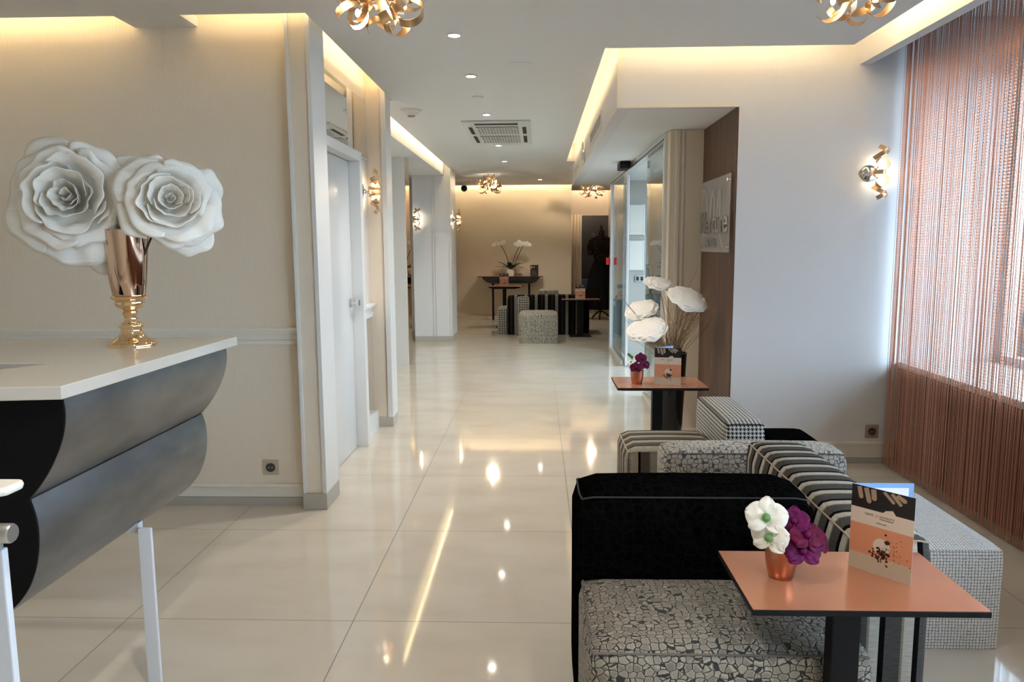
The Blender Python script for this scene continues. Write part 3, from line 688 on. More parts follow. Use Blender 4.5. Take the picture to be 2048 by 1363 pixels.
# ---------------- wall sconces (local: wall in XZ, light comes forward along -Y)
def make_sconce(loc, rz, label):
    t = thing('wall_sconce', (0, 0, 0), label, 'wall light', 'gold ribbon wall lights')
    rot = Matrix.Rotation(PI/2, 3, 'X')
    MB().lathe([(0, 0), (0.05, 0), (0.05, 0.008), (0.04, 0.02), (0.018, 0.028), (0.014, 0.05), (0, 0.05)], (0, 0, 0), 28, rot).build('wall_plate', M['chrome'], t, smooth=True)
    for s in (1, -1):
        # a loop with its width turned to the viewer, then two tails crossing over it
        loop = [(0.036+0.036*math.cos(a), -0.078+0.012*math.sin(a*2), s*(0.050+0.036*math.sin(a))) for a in [-2.6+5.6*i/27 for i in range(28)]]
        MB().ribbon(loop, (0.15, 1, 0.1*s), 0.05).build('ribbon', M['goldleaf'], t, smooth=True)
        MB().ribbon([(-0.004+0.085*i/15, -0.060-0.045*math.sin(PI*i/15), s*(0.080+0.062*(i/15)**0.8)) for i in range(16)], (0.55, 0, -0.8*s), 0.024).build('ribbon', M['goldleaf'], t, smooth=True)
        MB().ribbon([(0.012+0.055*i/15, -0.085-0.02*math.sin(PI*i/15), s*(0.148-0.038*(i/15))) for i in range(16)], (0.45, 0, 0.8*s), 0.024).build('ribbon', M['goldleaf'], t, smooth=True)
        MB().tube([(0, -0.03, 0), (0.02, -0.055, s*0.03), (0.026, -0.06, s*0.036)], 0.005, 8).build('arm', M['chrome'], t)
        MB().ball((0.032, -0.068, s*0.048), 0.008, 10, 8, (1, 1, 1.5)).build('bulb', M['bulb'], t, smooth=True)
        lamp('glow', 'POINT', (0.032, -0.068, s*0.048), BULB_W*0.055, (1.0, 0.80, 0.55), t, shadow_soft_size=0.005)
    MB().ribbon([(-0.005+0.075*i/14, -0.05-0.075*math.sin(PI*(0.15+0.85*i/14)), 0.0) for i in range(15)], (0, 0, 1), 0.024).build('ribbon', M['goldleaf'], t, smooth=True)
    t.location = loc; t.rotation_euler = (0, 0, rz)
    return t
sc0 = make_sconce((1.965, 4.6, 1.76), 0.0, 'gold ribbon wall light on the pale right wall beside the chain curtain')
dup(sc0, (-1.235, 5.34, 1.735), PI/2, 'gold ribbon wall light beside the white door, nearest on the left')
dup(sc0, (-1.216, 10.85, 1.72), PI/2, 'gold ribbon wall light on the corner of the farthest left pilaster')
dup(sc0, (-1.715, 10.6, 1.72), 0.0, 'gold ribbon wall light half hidden behind the mirrored pillar')

# ---------------- sockets
def make_socket(loc, rz, label, mat):
    t = thing('wall_socket', (0, 0, 0), label, 'socket')
    MB().box(-0.041, 0.041, -0.009, 0, -0.041, 0.041).build('plate', mat, t, bevel=0.003)
    MB().lathe([(0.0, 0.009), (0.024, 0.009), (0.024, 0.0125), (0.019, 0.0125), (0.018, 0.010), (0, 0.010)], (0, 0, 0), 24, Matrix.Rotation(PI/2, 3, 'X')).build('well', M['socketdark'], t)
    q = MB()
    for x in (-0.009, 0.009): q.lathe([(0, 0.010), (0.004, 0.010), (0.004, 0.0135), (0, 0.0135)], (x, 0, 0), 10, Matrix.Rotation(PI/2, 3, 'X'))
    q.build('contact', M['steel'], t)
    t.location = loc; t.rotation_euler = (0, 0, rz); return t
make_socket((-1.40, 3.78, 0.205), 0, 'beige wall socket low on the left wall beside the pilaster', M['socket'])
make_socket((2.06, 4.6, 0.20), 0, 'pinkish brown wall socket low on the right wall near the curtain', M['rosesocket'])
make_socket((-1.97, 11.2, 0.30), 0, 'small brown socket low in the far left recess', M['rosesocket'])

# ---------------- chain curtain
def chain_curtain():
    ys = np.arange(4.55, 0.9, -0.0044); g = np.random.default_rng(3)
    z0, z1, st = 0.012, 2.60, 0.0075
    nz = int((z1-z0)/st); zz = z0+np.arange(nz)*st
    V = []; Fc = []; base = 0
    k = np.arange(nz)
    wa = np.where(k % 2 == 0, 0.0018, 0.0008); wb = np.where(k % 2 == 0, 0.0008, 0.0018)
    for y in ys:
        lean = g.normal(0, 0.0005); x0 = 2.12+g.normal(0, 0.003); yy = y+lean*(z1-zz)*1.0+0.0007*np.sin(zz*g.uniform(2, 5)+g.uniform(0, 6))
        ring = np.empty((nz, 4, 3))
        ring[:, 0] = np.c_[x0+wa, yy, zz]; ring[:, 1] = np.c_[np.full(nz, x0), yy+wb, zz]; ring[:, 2] = np.c_[x0-wa, yy, zz]; ring[:, 3] = np.c_[np.full(nz, x0), yy-wb, zz]
        V.append(ring.reshape(-1, 3))
        i = (base+np.arange(nz-1)*4)[:, None]
        for a in range(4):
            b = (a+1) % 4
            Fc.append(np.concatenate([i+a, i+b, i+4+b, i+4+a], 1))
        base += nz*4
    V = np.concatenate(V); Fc = np.concatenate(Fc)
    me = D.meshes.new('chain_curtain'); me.vertices.add(len(V)); me.vertices.foreach_set('co', V.ravel())
    me.loops.add(Fc.size); me.loops.foreach_set('vertex_index', Fc.ravel().astype(np.int32))
    me.polygons.add(len(Fc)); me.polygons.foreach_set('loop_start', np.arange(0, Fc.size, 4, dtype=np.int32)); me.polygons.foreach_set('loop_total', np.full(len(Fc), 4, dtype=np.int32))
    me.update(); me.validate(); me.materials.append(M['chain'])
    o = D.objects.new('chain_curtain', me); COL.objects.link(o)
    tag(o, 'copper coloured metal chain curtain hanging in front of the right window', 'curtain', kind='stuff')
chain_curtain()
rl = MB().box(2.09, 2.15, 0.85, 4.595, 2.60, 2.638).build('curtain_rail', M['alu']); tag(rl, 'slim curtain rail above the copper chain curtain', 'rail')

# ================================================================== RECEPTION COUNTER (left)
ct = thing('reception_counter', (-1.3, 2.0, 0), 'reception counter with pale stone top and curved dark metal front', 'counter')
q = MB()
q.prism([(-1.045, 1.585), (-1.02, 2.495), (-2.6, 2.36), (-2.6, 1.955), (-1.277, 1.91), (-1.44, 1.69), (-1.70, 1.50), (-2.2, 1.40), (-2.2, 1.36), (-1.32, 1.55)], 1.02, 1.05)
q.build('worktop', M['quartz'], ct, bevel=0.002)
def px1585(pts):
    return pts
PROF_U = [(-1.052, 1.021), (-1.050, 0.985), (-1.056, 0.945), (-1.070, 0.905), (-1.093, 0.86), (-1.122, 0.818), (-1.152, 0.785)]
PROF_L = [(-1.146, 0.787), (-1.137, 0.75), (-1.134, 0.71), (-1.138, 0.665), (-1.149, 0.62), (-1.168, 0.577), (-1.196, 0.54), (-1.232, 0.508)]
def spl(p, n=6):
    o = []
    for i in range(len(p)-1):
        a, b, c, d = p[max(i-1, 0)], p[i], p[i+1], p[min(i+2, len(p)-1)]
        for k in range(n):
            t = k/n; o.append(tuple(0.5*(2*b[j]+(c[j]-a[j])*t+(2*a[j]-5*b[j]+4*c[j]-d[j])*t*t+(3*b[j]-a[j]-3*c[j]+d[j])*t**3) for j in (0, 1)))
    return o+[p[-1]]
PROF_U, PROF_L = spl(PROF_U), spl(PROF_L)
for nm, pr in (('upper_panel', PROF_U), ('lower_panel', PROF_L)):
    q = MB(); y0, y1 = 1.60, 2.475
    inn = [(x-0.018, z) for x, z in pr]
    q.prism(pr+inn[::-1], y0, y1, 'y'); q.build(nm, M['slate'], ct, smooth=True, angle=0.5)
q = MB(); q.prism(PROF_U+PROF_L+[(-1.6, 0.508), (-1.6, 1.021)], 1.594, 1.602, 'y'); q.build('end_panel', M['matblack'], ct)
q = MB(); q.prism([(x-0.02, z) for x, z in PROF_U+PROF_L]+[(-1.6, 0.508), (-1.6, 1.021)], 2.45, 2.472, 'y'); q.build('end_panel', M['matblack'], ct)
MB().box(-2.6, -1.60, 2.30, 2.33, 0.5, 1.02).build('back_panel', M['matblack'], ct)
MB().box(-1.62, -1.6, 1.62, 2.45, 0.508, 1.02).build('inner_panel', M['matblack'], ct)
q = MB(); q.prism([(-1.195, 0), (-1.155, 0), (-1.155, 0.52), (-1.195, 0.52)], 2.11, 2.122, 'y'); q.build('leg', M['plaster'], ct, bevel=0.002)
q = MB(); q.box(-2.55, -2.50, 2.11, 2.122, 0, 0.52); q.build('leg', M['plaster'], ct)
MB().box(-2.6, -1.20, 2.125, 2.15, 0.500, 0.53).build('rail', M['plaster'], ct)

# post with round knob at the left edge of the picture
pt = thing('barrier_post', (-0.93, 1.2, 0), 'white post with round steel knob at the left edge, before the counter', 'post')
q = MB(); q.box(-0.965, -0.918, 1.2, 1.215, 0, 0.838); q.build('post', M['plaster'], pt, bevel=0.003)
q = MB(); q.lathe([(0, 0), (0.015, 0), (0.017, 0.003), (0.017, 0.040), (0.015, 0.043), (0, 0.043)], (-0.943, 1.205, 0.866), 28, Matrix.Rotation(PI/2, 3, 'Y')); q.build('knob', M['steel'], pt, smooth=True)
MB().tube([(-0.93, 1.207, 0.83), (-0.93, 1.206, 0.858)], 0.008, 10).build('neck', M['steel'], pt)
q = MB(); q.prism([(-1.2, 1.19), (-0.905, 1.19), (-0.896, 1.2), (-0.896, 1.235), (-0.905, 1.25), (-1.2, 1.25)], 0.934, 0.949); q.build('arm_rest', M['trim'], pt, bevel=0.006)
MB().tube([(-0.985, 1.225, 0.0), (-0.985, 1.225, 0.936)], 0.012, 10).build('support', M['plaster'], pt)

# gold footed vase and two giant paper roses
VX, VY, VZ = -1.258, 2.27, 1.05
vs = thing('vase', (VX, VY, VZ), 'tall gold footed vase with mirror bronze cup on the reception counter', 'vase')
S = 2.27/1513
foot = [(0, 0), (0.071, 0), (0.072, 0.004), (0.068, 0.010), (0.058, 0.017), (0.046, 0.024), (0.036, 0.036), (0.031, 0.046), (0.030, 0.052), (0.036, 0.058), (0.037, 0.064), (0.031, 0.070), (0.021, 0.075), (0.019, 0.088), (0.022, 0.096), (0.025, 0.102), (0.020, 0.108), (0.024, 0.114), (0.036, 0.118), (0.042, 0.126), (0.044, 0.132), (0.042, 0.138), (0.048, 0.142), (0.055, 0.148), (0.056, 0.152), (0.048, 0.156), (0, 0.156)]
MB().lathe([(r*0.97, z) for r, z in foot], (VX, VY, VZ), 48).build('foot', M['gold'], vs, smooth=True, angle=1.0)
cup = [(0.0, 0.156), (0.045, 0.156), (0.046, 0.16), (0.052, 0.20), (0.066, 0.355), (0.0645, 0.356), (0.050, 0.21), (0.0, 0.17)]
MB().lathe([(r*1.02, z) for r, z in cup], (VX, VY, VZ), 48).build('cup', M['bronze'], vs, smooth=True, angle=0.7)
def petal(fr, a0, half, rho, r_out, depth, roll, seed, ruff, nu=34, nv=20):
    # one broad petal of a cup shaped rose; fr axis +z points out of the bloom
    def fn(u, v):
        s = (u-0.5)*2
        t = v*(1-0.16*abs(s)**3)
        a = a0+half*s*(0.45+0.55*min(1, t*1.8))
        cup = 1-(1-min(1, t*1.25))**2.4
        lip = max(0, t-0.62)/0.38
        r = rho*cup+(r_out-rho)*lip**1.5
        z = depth*(t**1.15)-roll*lip**2.0
        n1 = mnoise.noise(Vector((math.cos(a)*2.2+seed, math.sin(a)*2.2, t*1.5))); n2 = mnoise.noise(Vector((a*3.0, t*2.0, seed*1.3+5)))
        k = max(0, t-0.25)**1.2
        r += k*ruff*(n1*2.2+n2*0.8); z += k*ruff*(n2*1.6-n1*1.2)
        r *= 1+0.10*s          # one side tucks under its neighbour
        return fr @ Vector((r*math.cos(a), r*math.sin(a), z))
    return MB().grid(fn, nu, nv)
def make_rose(center, direction, R, label, seed, stem_to):
    t = thing('paper_rose', stem_to, label, 'flower', None)
    zax = Vector(direction).normalized(); xax = Vector((0, 0, 1)).cross(zax).normalized(); yax = zax.cross(xax)
    fr = Matrix.Translation(center) @ Matrix((xax, yax, zax)).transposed().to_4x4()
    g = random.Random(seed)
    layers = [  # count, rho, r_out, depth, roll, half angle
        (1, 0.07, 0.09, 0.52, 0.0, 2.8), (2, 0.19, 0.24, 0.60, 0.0, 1.9), (2, 0.34, 0.42, 0.66, 0.03, 1.9), (3, 0.52, 0.66, 0.62, 0.10, 1.35), (4, 0.66, 0.90, 0.44, 0.20, 1.1), (5, 0.74, 1.06, 0.20, 0.24, 1.0)]
    for li, (n, r0, r1, dp, cu, hf) in enumerate(layers):
        for k in range(n):
            a = 2*PI*k/n+li*0.9+g.uniform(-.2, .2)
            q = petal(fr, a, hf, r0*R, r1*R*g.uniform(0.92, 1.08), dp*R, cu*R, seed*10+li*7+k, R*(0.018+0.014*li))
            q.build('petal', M['paper'], t, smooth=True, thick=0.0012, angle=3.0)
    for a, ln in ((0.35, 1.25), (-1.1, 1.28), (2.0, 1.2)):          # loose outer petals
        q = petal(fr, a, 0.5, 0.7*R, ln*R, -0.05*R, 0.12*R, seed+int(a*10), R*0.10); q.build('petal', M['paper'], t, smooth=True, thick=0.0012, angle=3.0)
    b = Vector(center)-zax*0.01
    e = Vector(stem_to)
    MB().tube([b, b-zax*0.04, (b+e)/2+Vector((0, 0, 0.012)), e], 0.0035, 8).build('stem', M['stem'], t, smooth=True)
    return t
make_rose((-1.385, 2.24, 1.495), (0.22, -1.0, 0.12), 0.172, 'giant white paper rose facing forward, left one in the gold vase', 2, (VX-0.012, VY, VZ+0.19))
make_rose((-1.105, 2.25, 1.485), (0.55, -0.95, 0.16), 0.138, 'giant white paper rose turned right, right one in the gold vase', 5, (VX+0.012, VY, VZ+0.19))

# ================================================================== SEATING BY THE WINDOW
def cushion(x0, x1, y0, y1, z0, z1, r=0.035, crown=0.012):
    nx = 15; q = MB(); bm_v = {}
    def P(u, v, w):
        x = x0+(x1-x0)*u; y = y0+(y1-y0)*v; z = z0+(z1-z0)*w
        if w > 0.98: z += crown*(1-(2*u-1)**2)**0.5*(1-(2*v-1)**2)**0.5
        return (x, y, z)
    n = 10
    for f in range(6):
        def fn(a, b, f=f):
            if f == 0: return P(a, b, 1)
            if f == 1: return P(a, 1-b, 0)
            if f == 2: return P(a, 0, b)
            if f == 3: return P(1-a, 1, b)
            if f == 4: return P(0, 1-a, b)
            return P(1, a, b)
        q.grid(fn, n, n)
    # round the corners: pull every vertex to the rounded box
    out = []
    cx, cy_, cz = (x0+x1)/2, (y0+y1)/2, (z0+z1)/2
    for x, y, z in q.v:
        zz = min(z, z1); ex = z-zz
        px, py, pz = min(max(x, x0+r), x1-r), min(max(y, y0+r), y1-r), min(max(zz, z0+r*0.3), z1-r)
        d = Vector((x-px, y-py, zz-pz)); 
        if d.length > 1e-6:
            rr = r if zz > cz else min(r, d.length)
            m = max(abs(d.x), abs(d.y), abs(d.z)); d = d.normalized()*min(rr, d.length)
        out.append((px+d.x, py+d.y, pz+d.z+ex))
    q.v = out
    return q
def module(name, loc, label, cat, boxes, group=None):
    t = thing(name, loc, label, cat, group)
    for part, dims, mat, uvm, r, crown, pip in boxes:
        q = cushion(*dims, r=r, crown=crown)
        o = q.build(part, M[mat], t, smooth=True, uv=uvm, angle=1.2)
        x0, x1, y0, y1, z0, z1 = dims
        if pip:
            a = 0.40*r; e = 0.27*r; zc, ze = z1-a, z1-e+0.001
            MB().tube([(x0+a, y0+a, zc), (x0+r, y0+e, ze), (x1-r, y0+e, ze), (x1-a, y0+a, zc)], 0.0028, 6).build('piping', M[pip], o)
            MB().tube([(x0+a, y0+a, zc), (x0+e, y0+r, ze), (x0+e, y1-r, ze), (x0+a, y1-a, zc)], 0.0028, 6).build('piping', M[pip], o)
    return t
# subdivided grid for smooth rounding needs fine edges: nearest seat first
module('armchair', (0.46, 1.95, 0), 'grey crocodile patterned seat with low black velvet backrest, nearest the camera', 'armchair', [
    ('seat', (0.118, 0.800, 1.685, 2.115, 0.03, 0.388), 'croc', 'box', 0.035, 0.012, 'pipinggrey'),
    ('backrest', (0.108, 0.805, 2.118, 2.36, 0.0, 0.630), 'crocblack', 'box', 0.055, 0.01, 'pipingblack')])
module('sofa_module', (0.92, 2.3, 0), 'grey cream and black striped velvet backrest running away from the camera', 'sofa module', [
    ('cushion', (0.812, 1.042, 1.90, 2.93, 0.0, 0.590), 'stripe', 'swap', 0.045, 0.014, 'piping')])
module('ottoman', (1.29, 2.73, 0), 'white woven tweed bench seat between striped backrest and chain curtain', 'ottoman', [
    ('cushion', (1.046, 1.540, 2.41, 3.04, 0.0, 0.352), 'tweed', 'box', 0.022, 0.006, None)])
module('sofa_module', (0.9, 3.16, 0), 'pale crocodile velvet backrest set crosswise behind the striped one', 'sofa module', [
    ('cushion', (0.525, 1.292, 3.06, 3.275, 0.0, 0.495), 'croclight', 'box', 0.045, 0.008, 'pipinggrey')])
module('sofa_module', (0.6, 3.45, 0), 'taupe striped velvet seat at the left, behind the pale crocodile backrest', 'sofa module', [
    ('cushion', (0.392, 0.825, 3.285, 3.66, 0.0, 0.44), 'stripe2', 'swap', 0.04, 0.012, 'piping')])
module('sofa_module', (0.93, 3.6, 0), 'black and white houndstooth backrest running towards the brown wood wall', 'sofa module', [
    ('cushion', (0.832, 1.02, 3.29, 3.94, 0.0, 0.560), 'hound', 'box', 0.03, 0.008, 'black')])
module('sofa_module', (1.16, 3.47, 0), 'black velvet seat right of the houndstooth backrest', 'sofa module', [
    ('cushion', (1.028, 1.31, 3.29, 3.66, 0.0, 0.455), 'crocblack', 'box', 0.05, 0.008, None)])

# ---------------- low copper topped tables
def make_table(x0, x1, y0, y1, z, label, col=(0.06, 0.03), cpos=None, foot=True):
    cx, cy_ = (x0+x1)/2, (y0+y1)/2
    t = thing('side_table', (cx, cy_, 0), label, 'table', 'low copper topped pedestal tables')
    MB().box(x0+0.001, x1-0.001, y0+0.001, y1-0.001, z-0.001, z).build('top_surface', M['coppertop'], t)
    q = MB(); q.prism([(x0, y0), (x1, y0), (x1, y1), (x0, y1)], z-0.015, z-0.0011); 
    q.build('tabletop', M['black'], t, bevel=0.0015)
    q = MB(); q.box(x0+0.025, x1-0.025, y0+0.03, y1-0.03, z-0.022, z-0.012); q.build('underframe', M['black'], t)
    px_, py_ = cpos or (cx-0.005, cy_)
    MB().box(px_-col[0]/2, px_+col[0]/2, py_-col[1], py_+col[1], 0.012, z-0.02).build('column', M['black'], t, bevel=0.003)
    MB().box(px_-0.16, px_+0.16, py_-0.13, py_+0.13, 0.0, 0.014).build('foot_plate', M['black'], t, bevel=0.003)
    return t
TZ = 0.56
make_table(0.468, 0.98, 1.566, 1.884, TZ, 'copper topped black table in the right foreground over the grey seat', (0.064, 0.022), (0.698, 1.648))
make_table(0.445, 0.950, 4.13, 4.49, TZ, 'copper topped black table before the planter by the brown wood wall')

# ---------------- folded menu cards
def make_card(label, w=0.148, hgt=0.210):
    t = thing('menu_card', (0, 0, 0), label, 'menu card', 'folded menu cards on the tables')
    # front leaf in local XZ, facing -Y, hinge at left (x=0)
    f = MB()
    bands = [(0, 0.20, 1), (0.20, 0.555, 2), (0.555, 0.74, 3), (0.74, 1.0, 4)]
    for a, b, mi in bands:
        f.cur = mi; f.add([(0, -0.0004, a*hgt), (w, -0.0004, a*hgt), (w, -0.0004, b*hgt), (0, -0.0004, b*hgt)], [(0, 1, 2, 3)])
    f.cur = 0; f.box(0, w, -0.0002, 0.0003, 0, hgt)
    fl = f.build('front_leaf', [M['card'], M['sand'], M['salmon'], M['cream'], M['inkblack']], t, local=True)
    g = random.Random(4)
    def blob(mb, x, z, r, n=9, e=1.0):
        pts = [(x+r*math.cos(2*PI*k/n)*g.uniform(.7, 1.2)*e, -0.0008, z+r*math.sin(2*PI*k/n)*g.uniform(.7, 1.2)) for k in range(n)]
        mb.add(pts, [tuple(range(n))])
    cx, cz = w*0.52, hgt*0.215
    q = MB(); 
    pts = [(cx+0.020*math.cos(a), -0.0006, cz+0.026+0.020*math.sin(a)) for a in [2*PI*k/20 for k in range(20)]]; q.add(pts, [tuple(range(20))]); q.build('printed_glass', M['cream'], fl, local=True)
    q = MB()
    for k in range(75): blob(q, cx+g.gauss(0.0, 0.0095), cz+0.006+g.gauss(0, 0.008), g.uniform(0.0010, 0.0034))
    for k in range(80): blob(q, min(w-0.004, cx+abs(g.gauss(0.0, 0.026))+0.004), cz+0.02+g.gauss(0.006, 0.017), g.uniform(0.0004, 0.0016), 5)
    blob(q, cx+0.012, cz+0.040, 0.005, 9, 1.4); blob(q, cx+0.009, cz+0.058, 0.0028)
    q.build('printed_beans', M['bean'], fl, local=True)
    q = MB()
    for k in range(14): blob(q, cx+g.gauss(0.002, 0.012), cz+0.008+g.gauss(0, 0.010), g.uniform(0.001, 0.003), 7)
    q.build('printed_crumbs', M['beanred'], fl, local=True)
    q = MB()
    for fx, fz, ln, wd, an in ((0.12, 0.985, 0.030, 0.0060, -1.35), (0.23, 0.985, 0.038, 0.0065, -1.3), (0.35, 0.985, 0.028, 0.0070, -1.45), (0.52, 0.985, 0.034, 0.0045, -0.75), (0.64, 0.985, 0.034, 0.0050, -0.8), (0.72, 0.985, 0.026, 0.0060, -0.55)):
        x, z = fx*w, fz*hgt; ca, sa = math.cos(an), math.sin(an); pts = []
        for k in range(14):
            a = -PI/2+PI*k/13; lx = ln-wd+wd*math.cos(a); lz = wd*math.sin(a)*0.9
            pts.append((lx, lz))
        pts = [(0, -wd*0.9)]+pts+[(0, wd*0.9)]
        P = [(x+ca*a-sa*b, -0.0008, min(hgt-0.001, z+sa*a+ca*b)) for a, b in pts]
        q.add(P, [tuple(range(len(P)))])
    q.build('printed_fingers', M['skin'], fl, local=True)
    q = MB(); q.add([(w*0.52, -0.0007, hgt*0.741), (w*0.72, -0.0007, hgt*0.741), (w*0.67, -0.0007, hgt*0.79), (w*0.56, -0.0007, hgt*0.77)], [(0, 1, 2, 3)]); q.build('printed_cloth', M['cream'], fl, local=True)
    tm = lambda x, z: Matrix(((1, 0, 0, x), (0, 0, 1, -0.0007), (0, 1, 0, z), (0, 0, 0, 1)))
    q = text_mb('cave', 0.0115, tm(w*0.23, hgt*0.672)); text_mb('saveurs', 0.0115, tm(w*0.465, hgt*0.672), mb=q)
    q.build('printed_title', M['greyink'], fl, local=True)
    q = MB().add([(w*0.47, -0.0007, hgt*0.652), (w*0.69, -0.0007, hgt*0.652), (w*0.69, -0.0007, hgt*0.660), (w*0.47, -0.0007, hgt*0.660)], [(0, 1, 2, 3)]); q.build('printed_rule', M['greyink'], fl, local=True)
    q = text_mb('&', 0.009, tm(w*0.405, hgt*0.672)); q.build('printed_ampersand', M['salmon'], fl, local=True)
    q = text_mb('MERCURE', 0.0055, tm(w*0.42, hgt*0.595)); q.build('printed_line', M['greyink'], fl, local=True)
    # rear leaf, opened backwards from the left hinge
    b = MB(); b.box(0, w, -0.0003, 0.0003, 0, hgt)
    m1 = Matrix.Rotation(0.85, 4, 'Z')
    b.xf(m1); bl = b.build('rear_leaf', M['blue'], t, local=True)
    c = MB(); c.add([(0.01, -0.0006, 0.012), (w-0.012, -0.0006, 0.012), (w-0.012, -0.0006, hgt-0.012), (0.01, -0.0006, hgt-0.012)], [(0, 1, 2, 3)]); c.xf(m1); c.build('inner_page', M['card'], bl, local=True)
    return t
card = make_card('folded menu card on the foreground copper table, blue inner page showing')
card.location = (0.768, 1.80, TZ+0.0005); card.rotation_euler = (0, 0, -0.85)
dup(card, (0.665, 4.245, TZ+0.0005), -0.22, 'folded menu card on the copper table before the planter')

# ---------------- copper pots with silk orchids
def orchid(mb_list, c, dirn, size, up=Vector((0, 0, 1))):
    z = Vector(dirn).normalized(); x = up.cross(z).normalized(); y = z.cross(x)
    fr = Matrix.Translation(c) @ Matrix((x, y, z)).transposed().to_4x4()
    q = MB()
    for a, ln, wd in ((PI/2, 1.0, 0.42), (PI/2+2.2, 0.95, 0.40), (PI/2-2.2, 0.95, 0.40), (0.25, 1.0, 0.62), (PI-0.25, 1.0, 0.62)):
        def fn(u, v, a=a, ln=ln, wd=wd):
            s = (u-0.5)*2; t = v; w = wd*math.sin(PI*min(1, (t*0.93+0.05)))**0.65
            r = ln*t; hh = 0.09*math.sin(t*3.0)-0.06*s*s*w+0.12*mnoise.noise(Vector((a*5+s*2, t*3, size*90)))
            px = r*math.cos(a)-s*w*math.sin(a); py = r*math.sin(a)+s*w*math.cos(a)
            return fr @ Vector((px*size, py*size, hh*size))
        q.grid(fn, 9, 9)
    return q, fr
def make_pot(label, white=True):
    t = thing('orchid_pot', (0, 0, 0), label, 'potted flower', 'copper pots of silk orchids')
    pr = [(0, 0), (0.027, 0), (0.029, 0.002), (0.034, 0.018), (0.0385, 0.045), (0.0405, 0.08), (0.039, 0.0805), (0.036, 0.05), (0.0, 0.045)]
    MB().lathe([(r*0.97, z) for r, z in pr], (0, 0, 0), 40).build('pot', M['copper'], t, smooth=True, local=True, angle=0.7)
    g = random.Random(9)
    q = MB(); q.lathe([(0, 0.06), (0.036, 0.06), (0.02, 0.085), (0, 0.09)], (0, 0, 0), 16); q.build('moss', M['leaf'], t, local=True)
    fl = []
    if white:
        fl += [((-0.043, -0.012, 0.150), (-0.35, -1, 0.35), 0.050, 'orchidwhite'), ((-0.036, -0.020, 0.105), (-0.75, -0.9, 0.15), 0.048, 'orchidwhite')]
        fl += [((0.022, -0.012, 0.142), (-0.3, -1, 0.5), 0.036, 'plum'), ((0.046, -0.028, 0.112), (0.2, -0.9, 0.8), 0.042, 'purple'), ((0.078, -0.020, 0.090), (0.8, -0.9, 0.5), 0.040, 'purple'), ((0.034, -0.040, 0.078), (0.0, -0.8, 0.5), 0.044, 'plum'), ((0.070, 0.02, 0.115), (0.9, 0.1, 0.5), 0.034, 'purple')]
    else:
        fl += [((0.020, -0.012, 0.150), (0.1, -1, 0.4), 0.036, 'purple'), ((0.040, -0.020, 0.112), (0.4, -1, 0.2), 0.034, 'purple'), ((-0.012, -0.03, 0.098), (-0.2, -1, 0.4), 0.036, 'purple'), ((0.03, 0.02, 0.15), (0.5, 0.4, 0.7), 0.03, 'purple'), ((-0.035, 0.0, 0.125), (-0.6, -0.5, 0.5), 0.026, 'orchidwhite')]
    for c, d, s, mt_ in fl:
        q, fr = orchid(None, Vector(c), Vector(d), s)
        o = q.build('flower', M[mt_], t, smooth=True, thick=0.0009, local=True, angle=2.0)
        z = fr.to_3x3() @ Vector((0, 0, 1))
        MB().ball(Vector(c)+z*s*0.18, s*0.20, 10, 8).build('flower_heart', M['green' if mt_ == 'orchidwhite' else 'plum'], o, smooth=True, local=True)
        MB().tube([(c[0]*0.25, c[1]*0.2+0.004, 0.065), ((c[0])*0.7, c[1]*0.5+0.008, c[2]*0.75), Vector(c)-z*s*0.05], 0.0016, 6).build('stem', M['leaf'], t, local=True)
    for k in range(4 if white else 3):
        p = Vector((0.055+0.012*k, 0.01, 0.125-0.01*k)) if white else Vector((-0.03-0.01*k, 0.01, 0.155+0.008*k))
        MB().ball(p, 0.0085, 10, 8, (1, 1, 1.2)).build('bud', M['plum' if white else 'green'], t, smooth=True, local=True)
    return t
pot = make_pot('copper pot of white and purple silk orchids on the foreground table')
pot.location = (0.582, 1.735, TZ)
pot2 = make_pot('copper pot of purple silk orchids on the table before the planter', False)
pot2.location = (0.570, 4.27, TZ); pot2.scale = (0.98, 0.98, 0.98)

